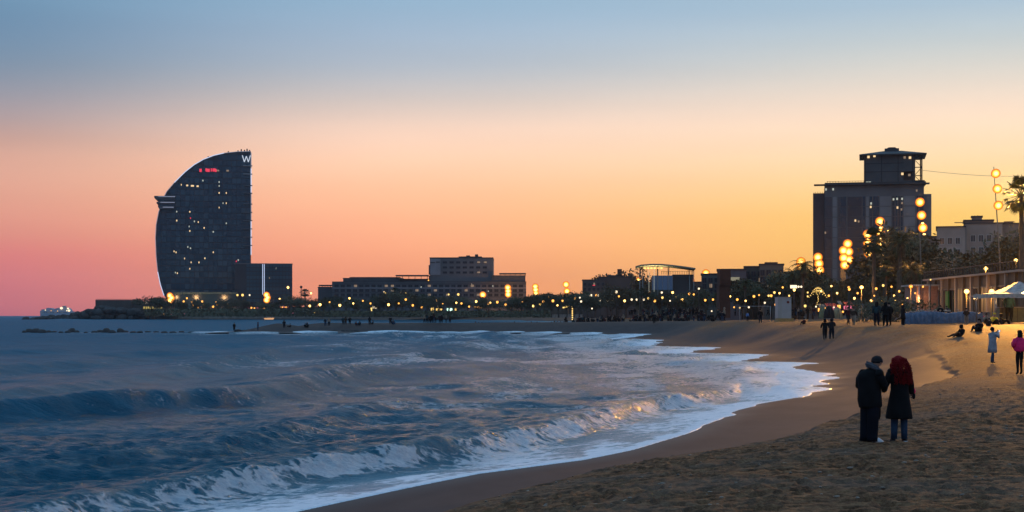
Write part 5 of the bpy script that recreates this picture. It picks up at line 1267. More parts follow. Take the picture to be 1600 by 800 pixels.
POSES = {
 'stand': {}, 
 'arms_in': {'lel': (-.24, .0, 1.15), 'lwr': (-.10, -.17, 1.10), 'rel': (.24, 0, 1.15), 'rwr': (.10, -.17, 1.12)},
 'walk': {'lkn': (-.09, -.20, .50), 'lan': (-.10, -.30, .13), 'ltoe': (-.11, -.44, .12), 'rkn': (.09, .06, .48), 'ran': (.10, .27, .13), 'rtoe': (.10, .16, .03), 'lwr': (-.25, .20, .96), 'rwr': (.25, -.22, .99), 'lel': (-.24, .1, 1.15), 'rel': (.24, 0, 1.14)},
 'stride': {'lkn': (-.07, .12, .48), 'lan': (-.09, .32, .16), 'ltoe': (-.09, .22, .05), 'rkn': (.08, -.14, .49), 'ran': (.09, -.20, .09), 'rtoe': (.10, -.34, .05), 'lwr': (-.2, -.2, 1.0), 'rwr': (.25, .16, .95)},
 'phone': {'lel': (-.24, -.14, 1.30), 'lwr': (-.08, -.30, 1.50), 'rel': (.23, -.16, 1.30), 'rwr': (.07, -.32, 1.50)},
 'bend': {'chest': (0, -.12, 1.28), 'neckb': (0, -.2, 1.38), 'neck': (0, -.24, 1.42), 'head1': (0, -.29, 1.48), 'head2': (0, -.33, 1.55), 'lsh': (-.17, -.15, 1.34), 'rsh': (.17, -.15, 1.34), 'lel': (-.22, -.2, 1.08), 'rel': (.22, -.2, 1.08), 'lwr': (-.12, -.35, 1.0), 'rwr': (.12, -.35, 1.0)},
 'sit': {'pelvis': (0, 0, .13), 'waist': (0, .03, .30), 'chest': (0, .0, .50), 'neckb': (0, -.03, .63), 'neck': (0, -.05, .69), 'head1': (0, -.07, .77), 'head2': (0, -.08, .85), 'lsh': (-.17, 0, .58), 'rsh': (.17, 0, .58), 'lel': (-.22, -.12, .38), 'rel': (.22, -.12, .38),
         'lwr': (-.08, -.32, .42), 'rwr': (.08, -.32, .42), 'lhip': (-.09, -.08, .13), 'rhip': (.09, -.08, .13), 'lkn': (-.12, -.42, .46), 'rkn': (.12, -.42, .46), 'lan': (-.11, -.62, .09), 'ran': (.11, -.62, .09), 'ltoe': (-.11, -.76, .05), 'rtoe': (.11, -.76, .05)},
 'recline': {'pelvis': (0, 0, .14), 'waist': (0, .06, .30), 'chest': (0, .10, .50), 'neckb': (0, .09, .64), 'neck': (0, .07, .70), 'head1': (0, .04, .78), 'head2': (0, .02, .86), 'lsh': (-.17, .11, .58), 'rsh': (.17, .11, .58), 'lel': (-.23, .02, .36), 'rel': (.23, .02, .36),
         'lwr': (-.14, -.22, .34), 'rwr': (.14, -.22, .36), 'lhip': (-.09, -.08, .14), 'rhip': (.09, -.08, .14), 'lkn': (-.12, -.46, .26), 'rkn': (.12, -.42, .42), 'lan': (-.12, -.88, .09), 'ran': (.11, -.66, .09), 'ltoe': (-.12, -.99, .13), 'rtoe': (.11, -.80, .05)},
}
BODY = {}
def body_mesh(pose, mats, key):
    k = (pose, key)
    if k not in BODY:
        base = ('geo', pose)
        if base not in BODY: BODY[base] = skin_body('body', joints(POSES[pose], 1.3), EDG, mats, REG)
        me = BODY[base].copy(); ids = np.zeros(len(me.polygons), np.int32); me.polygons.foreach_get('material_index', ids); me.materials.clear()
        for m in mats: me.materials.append(m)
        me.polygons.foreach_set('material_index', ids)
        BODY[k] = me
    return BODY[k]
def loft(m, rings, n=16, cap=(True, True), lump=0, seed=0):
    """rings: (cx, cy, cz, rx, ry[, tilt])"""
    rnd = random.Random(seed); ph = [rnd.uniform(0, 6) for _ in range(4)]; vs = []
    for j, r in enumerate(rings):
        cx, cy, cz, rx, ry = r[:5]; tl = r[5] if len(r) > 5 else 0
        for k in range(n):
            a = 2 * math.pi * k / n; g = 1 + lump * (math.sin(5 * a + ph[0] + j * .4) * .5 + math.sin(8 * a + ph[1] - j * .7) * .35)
            x, y = rx * g * math.cos(a), ry * g * math.sin(a); vs.append((cx + x, cy + y, cz + tl * x))
    fs = [(i * n + k, i * n + (k + 1) % n, (i + 1) * n + (k + 1) % n, (i + 1) * n + k) for i in range(len(rings) - 1) for k in range(n)]
    if cap[0]: fs.append(tuple(range(n - 1, -1, -1)))
    if cap[1]: fs.append(tuple((len(rings) - 1) * n + k for k in range(n)))
    return m.add(vs, fs, True)
HAIRM = {}
def hair_mesh(kind, mat):
    k = (kind, mat.name)
    if k not in HAIRM:
        m = MB()
        if kind == 'short': m.ball((0, .018, .035), .088, .10, .088, 12, 8, .03, 3)
        elif kind == 'long': m.ball((0, .02, .04), .095, .108, .09, 12, 8, .04, 4); loft(m, [(0, .05, .04, .09, .07), (0, .07, -.08, .105, .06), (0, .08, -.22, .10, .045), (0, .07, -.30, .06, .03)], 10)
        elif kind == 'hood': m.ball((0, .02, .01), .115, .125, .13, 12, 8, .03, 5); loft(m, [(0, .03, -.16, .13, .10), (0, .03, -.08, .11, .10), (0, .02, 0, .10, .11)], 10)
        elif kind == 'cap': m.ball((0, .01, .05), .092, .105, .075, 12, 8); m.lathe([(.09, 0), (.1, .02), (.095, .05)], 12, (0, .01, .0))
        HAIRM[k] = m.mesh('hair', mat)
    return HAIRM[k]
def head_pos(pose):
    J = joints(POSES[pose]); return Vector(J['head1'][0]) + Vector((0, .0, .045))
SKIRTS = {}
def coat_mesh(pose, ln, mat):
    k = (pose, ln, mat.name)
    if k not in SKIRTS:
        z0 = .95 - ln; m = MB()
        loft(m, [(0, 0, z0, .235, .19), (0, 0, .85, .20, .15), (0, 0, 1.05, .165, .13), (0, .005, 1.28, .205, .15), (0, .01, 1.43, .17, .11), (0, .01, 1.50, .085, .08)], 14, (True, False), .03, 2)
        SKIRTS[k] = m.mesh('coat', mat)
    return SKIRTS[k]
PEOPLE = []
def person(px, py, hpx, pose, top, legs, lab, face=0, hair=('short', HAIRD), coat=None, d=None, z=None, group=None, cat='person', shoe=SHOE, hgt=None, extra=None):
    """feet at the pixel, height in pixels; face: degrees, 0 looks at us, 180 away"""
    if d is None: g = ground_at(px, py); d = g.y; z = g.z
    full = .92 if pose in ('sit', 'recline') else 1.76
    sc = (hpx * d / FPX / full) if hgt is None else hgt
    t = thing('person', lab, cat, (wx(px, d), d, z if z is not None else PZ), R(face), group, sc); t.scale = (sc * 1.2, sc * 1.2, sc); t.location.z -= .09 * sc if pose in ('sit', 'recline') else .025
    b = link('body', body_mesh(pose, [top, legs, SKIN, shoe], top.name + legs.name + shoe.name), t)
    hp = head_pos(pose); h = link('hair', hair_mesh(*hair), t, hp)
    if coat is not None: link('coat', coat_mesh(pose, coat, top), t)
    return t

# --- the mid-distance figures, one by one
def cover_key(n): return n
P_ = person
P_(1289, 531, 33, 'walk', BLACK, CHAR, 'left one of the two dark walkers on the wet sand', 175, ('hood', BLACK)); P_(1299.5, 530, 33, 'arms_in', CHAR, NAVY, 'right one of the two dark walkers on the wet sand', 160, ('hood', CHAR))
P_(1257, 506.5, 10.5, 'sit', MAROON, CHAR, 'person sitting alone on the sand left of the two walkers', 200)
P_(1188, 504.5, 22, 'stand', BLACK, NAVY, 'lone dark standing person before the white kiosk', 170); P_(1168, 502, 15, 'stand', BLUEC, NAVY, 'person in a light blue top left of the lone dark figure', 30)
P_(1325, 507.5, 28, 'walk', MAROON, CHAR, 'left one of the pair with a wine red top by the beach tents', 20); P_(1334, 508, 28, 'stride', BROWNC, BEIGE, 'right one of the pair by the beach tents, in light trousers', -20, ('cap', BROWNC))
P_(1345, 498, 20, 'stand', BLACK, BLACK, 'dark figure just right of the pair by the beach tents', 150)
P_(1370, 509, 38, 'stand', TEAL, NAVY, 'left one of the three people before the dark bush', 150, ('long', HAIRD)); P_(1383.5, 509.5, 38, 'arms_in', BLACK, BLACK, 'middle one of the three people before the dark bush', 180, ('hood', BLACK), .12); P_(1389, 509, 37, 'stand', BLACK, BLACK, 'right one of the three people before the dark bush', 200, ('short', HAIRD))
P_(1411, 508, 32, 'arms_in', CHAR, CHAR, 'dark figure at the left end of the blue tarpaulin', 100, ('hood', CHAR), .4)
P_(1469.5, 503.5, 27, 'stand', BLACK, BLACK, 'long-coated dark figure before the blue tarpaulin', 160, ('short', HAIRD), .35); P_(1483, 502, 26, 'bend', NAVY, NAVY, 'right one of the two dark figures before the blue tarpaulin', 215)
P_(1510, 507.5, 27, 'arms_in', BROWNC, BEIGE, 'person in pale trousers at the right end of the blue tarpaulin', 160)
P_(1501, 526, 20, 'recline', BLACK, BROWNC, 'person sitting on the sand leaning back, left of the group', -60, ('hood', BLACK)); P_(1531, 518, 22, 'sit', BLACK, BLACK, 'dark figure sitting with bent knees right of the reclining one', -50, ('long', HAIRD))
P_(1553, 507, 20, 'sit', YELC, BLACK, 'person in a yellow jacket in the seated group', 20, ('cap', YELC)); P_(1541, 505, 17, 'sit', BEIGE, BLACK, 'seated person in beige left of the yellow jacket', 0); P_(1533, 503, 17, 'sit', PINKC, CHAR, 'seated person in pink at the left of the group', 10); P_(1563, 506.5, 18, 'sit', BLACK, BLACK, 'seated dark figure right of the yellow jacket', 90, ('hood', BLACK)); P_(1546, 509, 13, 'sit', CHAR, CHAR, 'small seated figure in front of the yellow jacket', 180)
P_(1577, 503.5, 47, 'stand', TEAL, BLACK, 'tall dark figure standing under the marquee', 150, ('short', HAIRD), .05, hgt=None)
# --- photographer in a pale grey coat
g = ground_at(1551, 568); sc = 57 * g.y / FPX / 1.76
t = thing('person', 'person in a long pale grey coat and jeans photographing with a raised phone', 'person', g, R(118), 'people on the near beach', sc)
pj = dict(POSES['phone']); pj.update({'lan': (-.12, .22, .09), 'ltoe': (-.13, .10, .045), 'lkn': (-.11, .10, .48), 'ran': (.11, -.14, .08), 'rtoe': (.12, -.28, .045), 'rkn': (.10, -.12, .48)})
J = joints(pj)
link('body', skin_body('body', J, EDG, [GREYC, DENIM, SKIN, SHOE], REG), t)
m = MB(); loft(m, [(0, .02, .52, .235, .22), (0, .01, .75, .225, .19), (0, 0, .95, .205, .165), (0, 0, 1.10, .19, .15), (0, .005, 1.3, .215, .155), (0, .01, 1.43, .17, .115), (0, .01, 1.51, .09, .085)], 18, (True, False), .03, 7); m.build('coat', GREYC, t)
for s_, k in ((-1, 'l'), (1, 'r')):
    m = MB(); m.tube([J[k + 'sh'][0], J[k + 'el'][0], J[k + 'wr'][0]], [.095, .078, .055], 10); m.build('sleeve', GREYC, t)
    fingers(J, k, 1.2).build('fingers', SKIN, t)
m = MB(); m.ball((0, .02, 1.665), .098, .11, .10, 14, 9, .03, 9); m.build('hair', HAIRD, t)
MB().box(-.085, .085, -.425, -.412, 1.53, 1.62).build('phone', M_DARKMETAL, t); MB().box(-.075, .075, -.412, -.410, 1.54, 1.61).build('phone_screen', glow('phone_screen', (.8, .85, 1, 1), 1.6), t)
# --- bright pink jacket, at the right edge
g = ground_at(1593, 586); sc = 70 * g.y / FPX / 1.76
t = thing('person', 'person in a bright pink jacket and black leggings at the right edge', 'person', g, R(185), 'people on the near beach', sc)
pj = {'lkn': (-.07, 0, .49), 'rkn': (.07, -.02, .49), 'lan': (-.06, .03, .09), 'ran': (.07, 0, .09), 'ltoe': (-.07, -.11, .045), 'rtoe': (.09, -.13, .045), 'lel': (-.27, .03, 1.18), 'lwr': (-.17, -.16, 1.08), 'rel': (.27, .03, 1.18), 'rwr': (.17, -.16, 1.08)}
J = joints(pj); link('body', skin_body('body', J, EDG, [PINKC, BLACK, SKIN, SHOE], REG), t)
m = MB(); loft(m, [(0, 0, .93, .19, .15), (0, 0, 1.0, .205, .165), (0, 0, 1.15, .205, .16), (0, .005, 1.32, .22, .16), (0, .01, 1.43, .18, .12), (0, .01, 1.51, .095, .09)], 18, (True, False), .04, 5); m.build('jacket', PINKC, t)
for k in 'lr':
    m = MB(); m.tube([J[k + 'sh'][0], J[k + 'el'][0], J[k + 'wr'][0]], [.10, .085, .055], 10); m.build('sleeve', PINKC, t); fingers(J, k, 1.0).build('fingers', SKIN, t)
link('hair', hair_mesh('long', HAIRD), t, (0, -.01, 1.645))

# --- the couple in front
def face_parts(t, hx, hy, hz, yaw):
    """nose, eyes, ears and mouth of a head centred at hx, hy, hz looking along yaw"""
    rt = Matrix.Rotation(yaw, 4, 'Z'); off = Vector((hx, hy, hz))
    def at(x, y, z): return tuple(off + rt @ Vector((x, y, z)))
    m = MB(); m.tube([at(0, -.085, .012), at(0, -.112, -.022), at(0, -.098, -.03)], [.009, .014, .010], 6); m.build('nose', SKIN, t)
    m = MB(); m.ball(at(-.085, 0, -.005), .014, .02, .03, 8, 6); m.ball(at(.085, 0, -.005), .014, .02, .03, 8, 6); m.build('ears', SKIN, t)
    for s in (-1, 1): m = MB(); m.ball(at(s * .03, -.083, .012), .012, .009, .008, 8, 6); m.build('eye', WHITEC, t)
    m = MB(); m.tube([at(-.024, -.088, -.052), at(0, -.094, -.052), at(.024, -.088, -.052)], [.004, .006, .004], 5); m.build('mouth', plain('lips', (.28, .09, .08), .5), t)
GA = ground_at(1361, 690); dA = GA.y; GB = ground_at(1405, 689)
kA = 1.0
# man: seen from behind, turned to the right and bowing his head to her
sA = 137 * dA / FPX / 1.76
man = thing('person', 'person in a long black coat, dark beanie and grey scarf leaning towards their companion', 'person', GA, 0, 'couple on the sand', sA)
ps = {'pelvis': (-.03, 0, .95), 'waist': (-.03, 0, 1.12), 'chest': (-.01, -.01, 1.32), 'neckb': (.04, -.01, 1.455), 'neck': (.075, -.01, 1.51), 'head1': (.115, -.01, 1.585), 'head2': (.135, -.01, 1.665),
      'lsh': (-.16, .08, 1.40), 'rsh': (.12, -.13, 1.40), 'lel': (-.20, .16, 1.14), 'lwr': (-.06, .26, 1.02), 'rel': (.24, -.10, 1.16), 'rwr': (.28, .06, 1.05),
      'lhip': (-.09, .05, .86), 'rhip': (.03, -.05, .86), 'lkn': (-.09, .06, .49), 'rkn': (.0, -.06, .49), 'lan': (-.09, .07, .09), 'ran': (.05, -.06, .09), 'ltoe': (.04, .10, .045), 'rtoe': (.19, -.03, .045)}
J = joints(ps); link('body', skin_body('body', J, EDG, [BLACK, NAVY, SKIN, SHOEW], REG, 2), man)
m = MB(); loft(m, [(-.02, 0, .70, .215, .17), (-.015, 0, .74, .235, .185), (-.03, 0, .86, .245, .18), (-.035, 0, 1.02, .235, .165), (-.04, 0, 1.18, .225, .16), (-.04, .01, 1.30, .235, .17), (-.03, .01, 1.37, .225, .165), (.0, 0, 1.43, .185, .14), (.025, 0, 1.475, .12, .105), (.05, 0, 1.50, .085, .085)], 26, (True, False), .022, 3)
m.build('coat', BLACK, man)
for k, col in (('l', BLACK), ('r', BLACK)):
    m = MB(); sh, elb, wr = Vector(J[k + 'sh'][0]), Vector(J[k + 'el'][0]), Vector(J[k + 'wr'][0])
    m.tube([sh + Vector((.02, 0, -.02)), sh.lerp(elb, .5) + Vector((-.01, 0, 0)), elb, elb.lerp(wr, .6), wr], [.088, .088, .082, .070, .058], 12); m.ball(sh + Vector((.02, 0, -.02)), .092, n=12, m=8); m.ball(elb, .082, n=12, m=8); m.build('sleeve', col, man)
    fingers(J, k, 1.2).build('fingers', SKIN, man)
m = MB()
for s_, x0, y0 in ((0, -.09, .06), (1, .02, -.06)):
    loft(m, [(x0 - .02 + .01 * s_, y0, .03, .115, .105), (x0 - .01, y0, .12, .11, .10), (x0, y0, .45, .115, .11), (x0 + .01, y0 * .8, .78, .13, .125), (x0 + .01, y0 * .5, .95, .13, .12)], 18, (True, True), .05, 3 + s_)
m.build('wide_trousers', cloth('ink_trousers', (.006, .008, .014)), man)
for x, y in ((.05, -.07), (.0, .08)):
    m = MB(); loft(m, [(x + .07, y, .0, .115, .048), (x + .07, y, .03, .12, .05), (x + .05, y, .07, .085, .045), (x + .0, y, .10, .05, .045)], 14); m.build('shoe', SHOEW if x > .02 else SHOE, man)
m = MB(); hx, hz = .118, 1.635
m.ball((hx, 0, hz + .018), .112, .108, .092, 18, 12, .02, 2); m.lathe([(.104, -.03), (.116, -.022), (.116, .012), (.106, .02)], 20, (hx, 0, hz), 1.0, .97); m.build('beanie', CHAR, man)
m = MB()
for q, (cx_, cz_, rx_, rz_) in enumerate(((.035, 1.52, .115, .034), (.055, 1.485, .125, .032), (.03, 1.555, .098, .028))):
    m.tube([(cx_ + rx_ * math.cos(a), .92 * rx_ * math.sin(a), cz_ + .055 * -math.cos(a) + .004 * math.sin(5 * a)) for a in [i * 2 * math.pi / 22 for i in range(23)]], [rz_ * (1 + .12 * math.sin(3 * i)) for i in range(23)], 9)
m.tube([(.14, -.10, 1.47), (.165, -.15, 1.40), (.17, -.165, 1.30)], [.04, .038, .028], 8)
m.build('scarf', cloth('grey_scarf_wool', (.075, .075, .085)), man)
face_parts(man, .13, -.0, 1.605, R(118))
m = MB(); loft(m, [(.155, .05, .46, .028, .02), (.16, .05, .52, .045, .025), (.16, .05, .66, .05, .03), (.14, .04, .80, .04, .03)], 12, (True, True), .05, 4); m.build('hanging_bag', BLACK, man)
# woman: from behind, red curls, black flared coat
sB = 137 * GB.y / FPX / 1.76
wom = thing('person', 'person with long curly red hair, black flared coat and blue jeans, holding something pink', 'person', GB, 0, 'couple on the sand', sB)
ps = {'pelvis': (0, 0, .95), 'waist': (0, 0, 1.12), 'chest': (0, 0, 1.31), 'neckb': (-.01, 0, 1.45), 'neck': (-.02, -.01, 1.50), 'head1': (-.03, -.01, 1.585), 'head2': (-.035, -.01, 1.665),
      'lsh': (-.165, 0, 1.40), 'rsh': (.165, 0, 1.40), 'lel': (-.26, .03, 1.17), 'lwr': (-.25, .16, 1.10), 'rel': (.245, .05, 1.14), 'rwr': (.285, .13, .98),
      'lhip': (-.085, 0, .86), 'rhip': (.085, 0, .86), 'lkn': (-.10, .0, .49), 'rkn': (.08, 0, .49), 'lan': (-.105, 0, .09), 'ran': (.105, -.02, .09), 'ltoe': (-.115, .13, .045), 'rtoe': (.13, .12, .045)}
J = joints(ps); link('body', skin_body('body', J, EDG, [BLACK, DENIM, SKIN, SHOE], REG, 2), wom)
m = MB(); loft(m, [(.0, 0, .475, .262, .20), (.0, 0, .50, .268, .205), (.0, 0, .65, .245, .19), (.005, 0, .85, .212, .168), (.01, 0, 1.04, .178, .14), (.01, 0, 1.16, .178, .138), (.005, 0, 1.30, .20, .145), (0, 0, 1.39, .185, .13), (-.01, 0, 1.45, .12, .10), (-.015, 0, 1.50, .075, .075)], 28, (True, False), .030, 6)
m.build('coat', BLACK, wom)
for k in 'lr':
    m = MB(); sh, elb, wr = Vector(J[k + 'sh'][0]), Vector(J[k + 'el'][0]), Vector(J[k + 'wr'][0])
    m.tube([sh + Vector((0, 0, .02)), sh.lerp(elb, .5), elb, elb.lerp(wr, .6), wr], [.078, .078, .070, .062, .055], 12); m.ball(sh + Vector((0, 0, .01)), .082, n=12, m=8); m.ball(elb, .070, n=12, m=8); m.build('sleeve', BLACK, wom)
    fingers(J, k, 1.1).build('fingers', SKIN, wom)
for s_ in (-1, 1):
    m = MB(); loft(m, [(s_ * .105, .0, .07, .062, .064), (s_ * .10, 0, .25, .066, .07), (s_ * .095, 0, .49, .074, .078), (s_ * .09, 0, .62, .08, .085)], 14, (True, True), .03, 8); m.build('jeans_leg', DENIM, wom)
    m = MB(); loft(m, [(s_ * .12, .06, .0, .05, .125), (s_ * .12, .06, .028, .052, .128), (s_ * .115, .05, .07, .046, .10), (s_ * .108, .01, .11, .045, .055)], 14); m.build('shoe', SHOE, wom)
    MB().box(s_ * .12 - .045, s_ * .12 + .045, -.07, -.055, .008, .03).build('shoe_heel', SHOEW, wom)
m = MB(); rnd = random.Random(12)
m.ball((-.025, -.01, 1.615), .125, .125, .125, 22, 14, .05, 3)
for i in range(1500):
    a = rnd.uniform(0, 6.28); f = rnd.random()
    zc = 1.74 - .52 * f ** 1.15; sp = (.085 + .11 * math.sin(min(1, f * 1.5) * math.pi * .5) - .05 * max(0, f - .6)) * rnd.uniform(.45, 1.0) ** .5 * 1.08
    if f < .12: sp *= f / .12 * .7 + .3
    cx_ = -.02 + .075 * f; x, y = cx_ + sp * math.cos(a) * 1.08, -.02 - .02 * f + sp * math.sin(a) * .85
    if y > .07 and zc < 1.66: continue
    if x < -.13 and zc < 1.42: continue
    p = Vector((x, y, zc)); ln = rnd.uniform(.05, .09); rr_ = rnd.uniform(.007, .013); ph_ = rnd.uniform(0, 6)
    m.tube([p + Vector((rr_ * 1.1 * math.cos(ph_ + q * 1.5), rr_ * 1.1 * math.sin(ph_ + q * 1.5), -ln * q / 5)) for q in range(6)], [rr_ * .4, rr_ * .6, rr_ * .65, rr_ * .6, rr_ * .45, rr_ * .2], 4)
m.build('curly_hair', HAIRR, wom)
face_parts(wom, -.035, -.01, 1.605, R(150))
m = MB(); m.ball((.315, .13, 1.02), .05, .05, .065, 12, 8, .06, 3); m.build('pink_purse', cloth('hot_pink_leather', (.95, .05, .12), .5), wom)
m = MB(); loft(m, [(.325, .13, .86, .02, .02), (.325, .13, .90, .034, .03), (.32, .13, .97, .036, .03)], 10); m.build('black_glove', BLACK, wom)

for o_ in (man, wom): o_.location.z -= .025
# --- crowd along the far beach, spit and promenade
cmats = [BLACK, CHAR, NAVY, BROWNC, BLACK, CHAR, TEAL, MAROON, BLACK, BEIGE]; lmats = [BLACK, NAVY, CHAR, DENIM, BLACK]
crowd = [(366, 517, 12, 'stand'), (403, 516.5, 12, 'stand'), (444, 513, 10.5, 'stand'), (454, 512.5, 6, 'sit'), (480, 512, 8, 'sit'), (477, 512, 6, 'sit'), (508.5, 510, 10, 'bend'), (514, 509.5, 10, 'stand'), (536, 508, 12, 'stand'), (540, 508, 12, 'stand'), (546.5, 508, 12, 'stand'), (556, 508, 4.5, 'sit'), (562, 507.5, 4.5, 'sit'), (577.5, 507, 10, 'stand'), (583, 507, 5, 'sit'),
         (610, 507, 10, 'stand'), (614, 507, 8, 'sit'), (663, 504.5, 12, 'stand'), (667, 504.5, 13, 'stand'), (671, 504.5, 11, 'stand'), (684, 504, 9, 'sit'), (693, 504, 8, 'sit'), (700, 504, 7, 'sit'), (707, 504, 8, 'sit'), (718, 504, 6, 'sit'), (743, 503.5, 12, 'stand'), (748, 503.5, 11, 'stand'), (753, 503.5, 9, 'stand'),
         (795, 502.5, 8, 'sit'), (804, 503, 12, 'stand'), (812, 502.5, 6, 'sit'), (819, 502.5, 7, 'sit'), (830, 501.5, 12, 'stand'), (836, 501.5, 12, 'bend'), (839, 501.5, 12, 'stand'), (844, 501.5, 11, 'stand'), (862, 502, 12, 'stand'), (866, 502.5, 13, 'arms_in'), (869, 502, 12, 'stand'), (876, 500.5, 10, 'stand'), (887, 500, 8, 'sit'), (892, 500, 8, 'sit'), (896, 500, 12, 'stand'), (906, 500.5, 8, 'sit'), (911, 500.5, 8, 'sit'), (917, 500.5, 9, 'sit'), (924, 500, 14, 'stand'), (927, 500, 13, 'stand'), (934, 499, 12, 'stand'), (941, 499, 14, 'stand'), (950, 500, 15, 'stand'), (954, 500, 16, 'arms_in'), (958, 500, 15, 'stand'),
         (974, 499, 16, 'stand'), (984, 497, 7, 'sit'), (996, 501, 17, 'stand'), (1001, 501, 16, 'walk'), (1006.5, 503, 16, 'stand'), (1010, 500, 14, 'stand'), (1022, 506, 20, 'walk'), (1025, 503, 18, 'stand'), (1034, 500, 14, 'stand'), (1041, 496, 12, 'stand'), (1052, 496, 14, 'stand'), (1061, 495, 12, 'walk'), (1066, 500, 18, 'stand'), (1073, 494, 10, 'sit'), (1083, 493.5, 13, 'stand'), (1088, 494, 12, 'stand'), (1096, 498, 18, 'walk'), (1101, 499, 20, 'stand'),
         (1112, 500.5, 18, 'stand'), (1122, 501, 19, 'walk'), (1132, 501, 22, 'stand'), (1149, 495, 14, 'stand'), (1157, 494.5, 12, 'walk'), (1200, 493, 11, 'walk'), (1234, 491, 9, 'sit'), (1248, 491, 12, 'stand'), (1252, 492, 12, 'bend'), (1280, 491, 11, 'stand'), (1308, 492, 12, 'stand'), (1316, 494, 14, 'stand'), (1353, 491, 12, 'walk'), (1362, 491, 13, 'stand'), (1400, 491, 12, 'stand'), (1432, 491, 12, 'sit'), (1440, 491, 12, 'sit')]
crowd += [(674.5, 505, 14, 'stand'), (678, 504.5, 15, 'arms_in'), (681, 504.5, 12, 'bend'), (687.5, 504.5, 14, 'stand'), (690, 505, 13, 'stand'), (697, 504.5, 12, 'arms_in'), (703, 504.5, 11, 'bend'), (711, 504, 7, 'sit'), (715, 504, 7, 'sit'), (823, 502, 11, 'stand'), (850, 502, 7, 'sit'), (858, 502, 8, 'sit'), (871.5, 501.5, 12, 'stand')]
rnd = random.Random(4); cn = {}
for i in range(78): px = rnd.choice([rnd.gauss(c, 9) for c in (905, 935, 962, 1000, 1030, 1060, 1090, 1118)]); crowd.append((px, 498.5 + rnd.random() * 3 + max(0, (px - 1000) * .01), rnd.uniform(11.5, 16.5), rnd.choice(['stand', 'walk', 'stand', 'arms_in', 'sit'])))
for i in range(60):
    px = rnd.choice([rnd.uniform(1040, 1125), rnd.uniform(980, 1100), rnd.uniform(1225, 1300), rnd.uniform(1290, 1350)]); crowd.append((px, 493.3 + rnd.random() * .8, rnd.uniform(9.5, 13), rnd.choice(['stand', 'walk', 'stand', 'arms_in', 'sit'])))
crowd.sort(); ptxt = {'stand': 'standing', 'walk': 'walking', 'sit': 'sitting', 'bend': 'stooping', 'arms_in': 'huddled', 'stride': 'striding'}
for i, (px, py, hp_, pose) in enumerate(crowd):
    if px < 1300 and py >= 497: g = ground_at(px, py); d, z = min(g.y, 345), g.z
    else: d, z = None, PZ
    if d is None:
        d = {True: 500}.get(px < 0) or float(np.interp(px, [900, 1000, 1100, 1200, 1300, 1450], [620, 400, 330, 300, 270, 215]))
    if z < .2: z = .3
    full = .92 if pose == 'sit' else 1.76; sc = hp_ * d / FPX / full; sc = min(max(sc, .88), 1.15)
    c1, c2 = cmats[i * 7 % 10], lmats[i * 3 % 5]
    w = 'on the sand spit' if px < 900 else 'on the far sand' if px < 1110 and py > 496 else where(px)
    kk = (w, ptxt[pose]); cn[kk] = cn.get(kk, 0) + 1; n = cn[kk] - 1
    lab = f'{ORD[n]} {ptxt[pose]} figure from the left {w}' if n < 70 else f'{ptxt[pose]} figure at the right end of the crowd {w}'
    t = thing('person', lab, 'person', (wx(px, d), d, z), R(rnd.choice([0, 180, 90, -90, 150, 20, 200]) if pose != 'walk' else rnd.choice([70, 110, -70, 180])), 'people scattered along the far beach', sc); t.scale = (sc * 1.35, sc * 1.35, sc); t.location.z -= .08 if pose == 'sit' else .02
    link('body', body_mesh(pose, [c1, c2, SKIN, SHOE], c1.name + c2.name + SHOE.name), t)
    link('hair', hair_mesh(('short', 'hood', 'long', 'cap')[i % 4], (HAIRD, c1, HAIRD, c1)[i % 4]), t, head_pos(pose))
# ------------------------------------------------------------------ tents, tarpaulin, marquee, ship
d = 142.0; xa_, xb_ = wx(1412, d), wx(1534, d)
M_TARP = cloth('blue_grey_tarpaulin', (.11, .14, .20), .7)
t = thing('tarpaulin_stack', 'long low row of things wrapped in blue-grey tarpaulin at the back of the beach', 'tarpaulin', (xa_, d, 2.5), 0)
m = MB(); n = 60; rnd = random.Random(2); prev = None; vs = []; fs = []
for i in range(n + 1):
    x = (xb_ - xa_) * i / n; h = wz(486.5 + 1.2 * math.sin(i * .23) + rnd.uniform(-.5, .5) + 1.5 * (i / n), d) - 2.5; bulge = .12 * math.sin(i * 1.9) + rnd.uniform(-.06, .06)
    vs += [(x, -.75 + bulge, -.2), (x, -.62 + bulge, h * .45), (x, -.42 + bulge * .5, h * .9), (x, 0, h), (x, .7, h * .95), (x, .9, -.2)]
for i in range(n):
    for k in range(5): fs.append((i * 6 + k, (i + 1) * 6 + k, (i + 1) * 6 + k + 1, i * 6 + k + 1))
m.add(vs, fs, True); m.build('tarpaulin', M_TARP, t)
m = MB()
for i in range(26): x = rnd.uniform(.5, 5.2); m.ball((x, rnd.uniform(-.2, .5), wz(485.6, d) - 2.5 + rnd.uniform(-.1, .06)), rnd.uniform(.08, .2), .1, rnd.uniform(.05, .1), 6, 4, .2, i)
m.build('pebble_ballast', cloth('pale_sacking', (.42, .33, .26)), t)
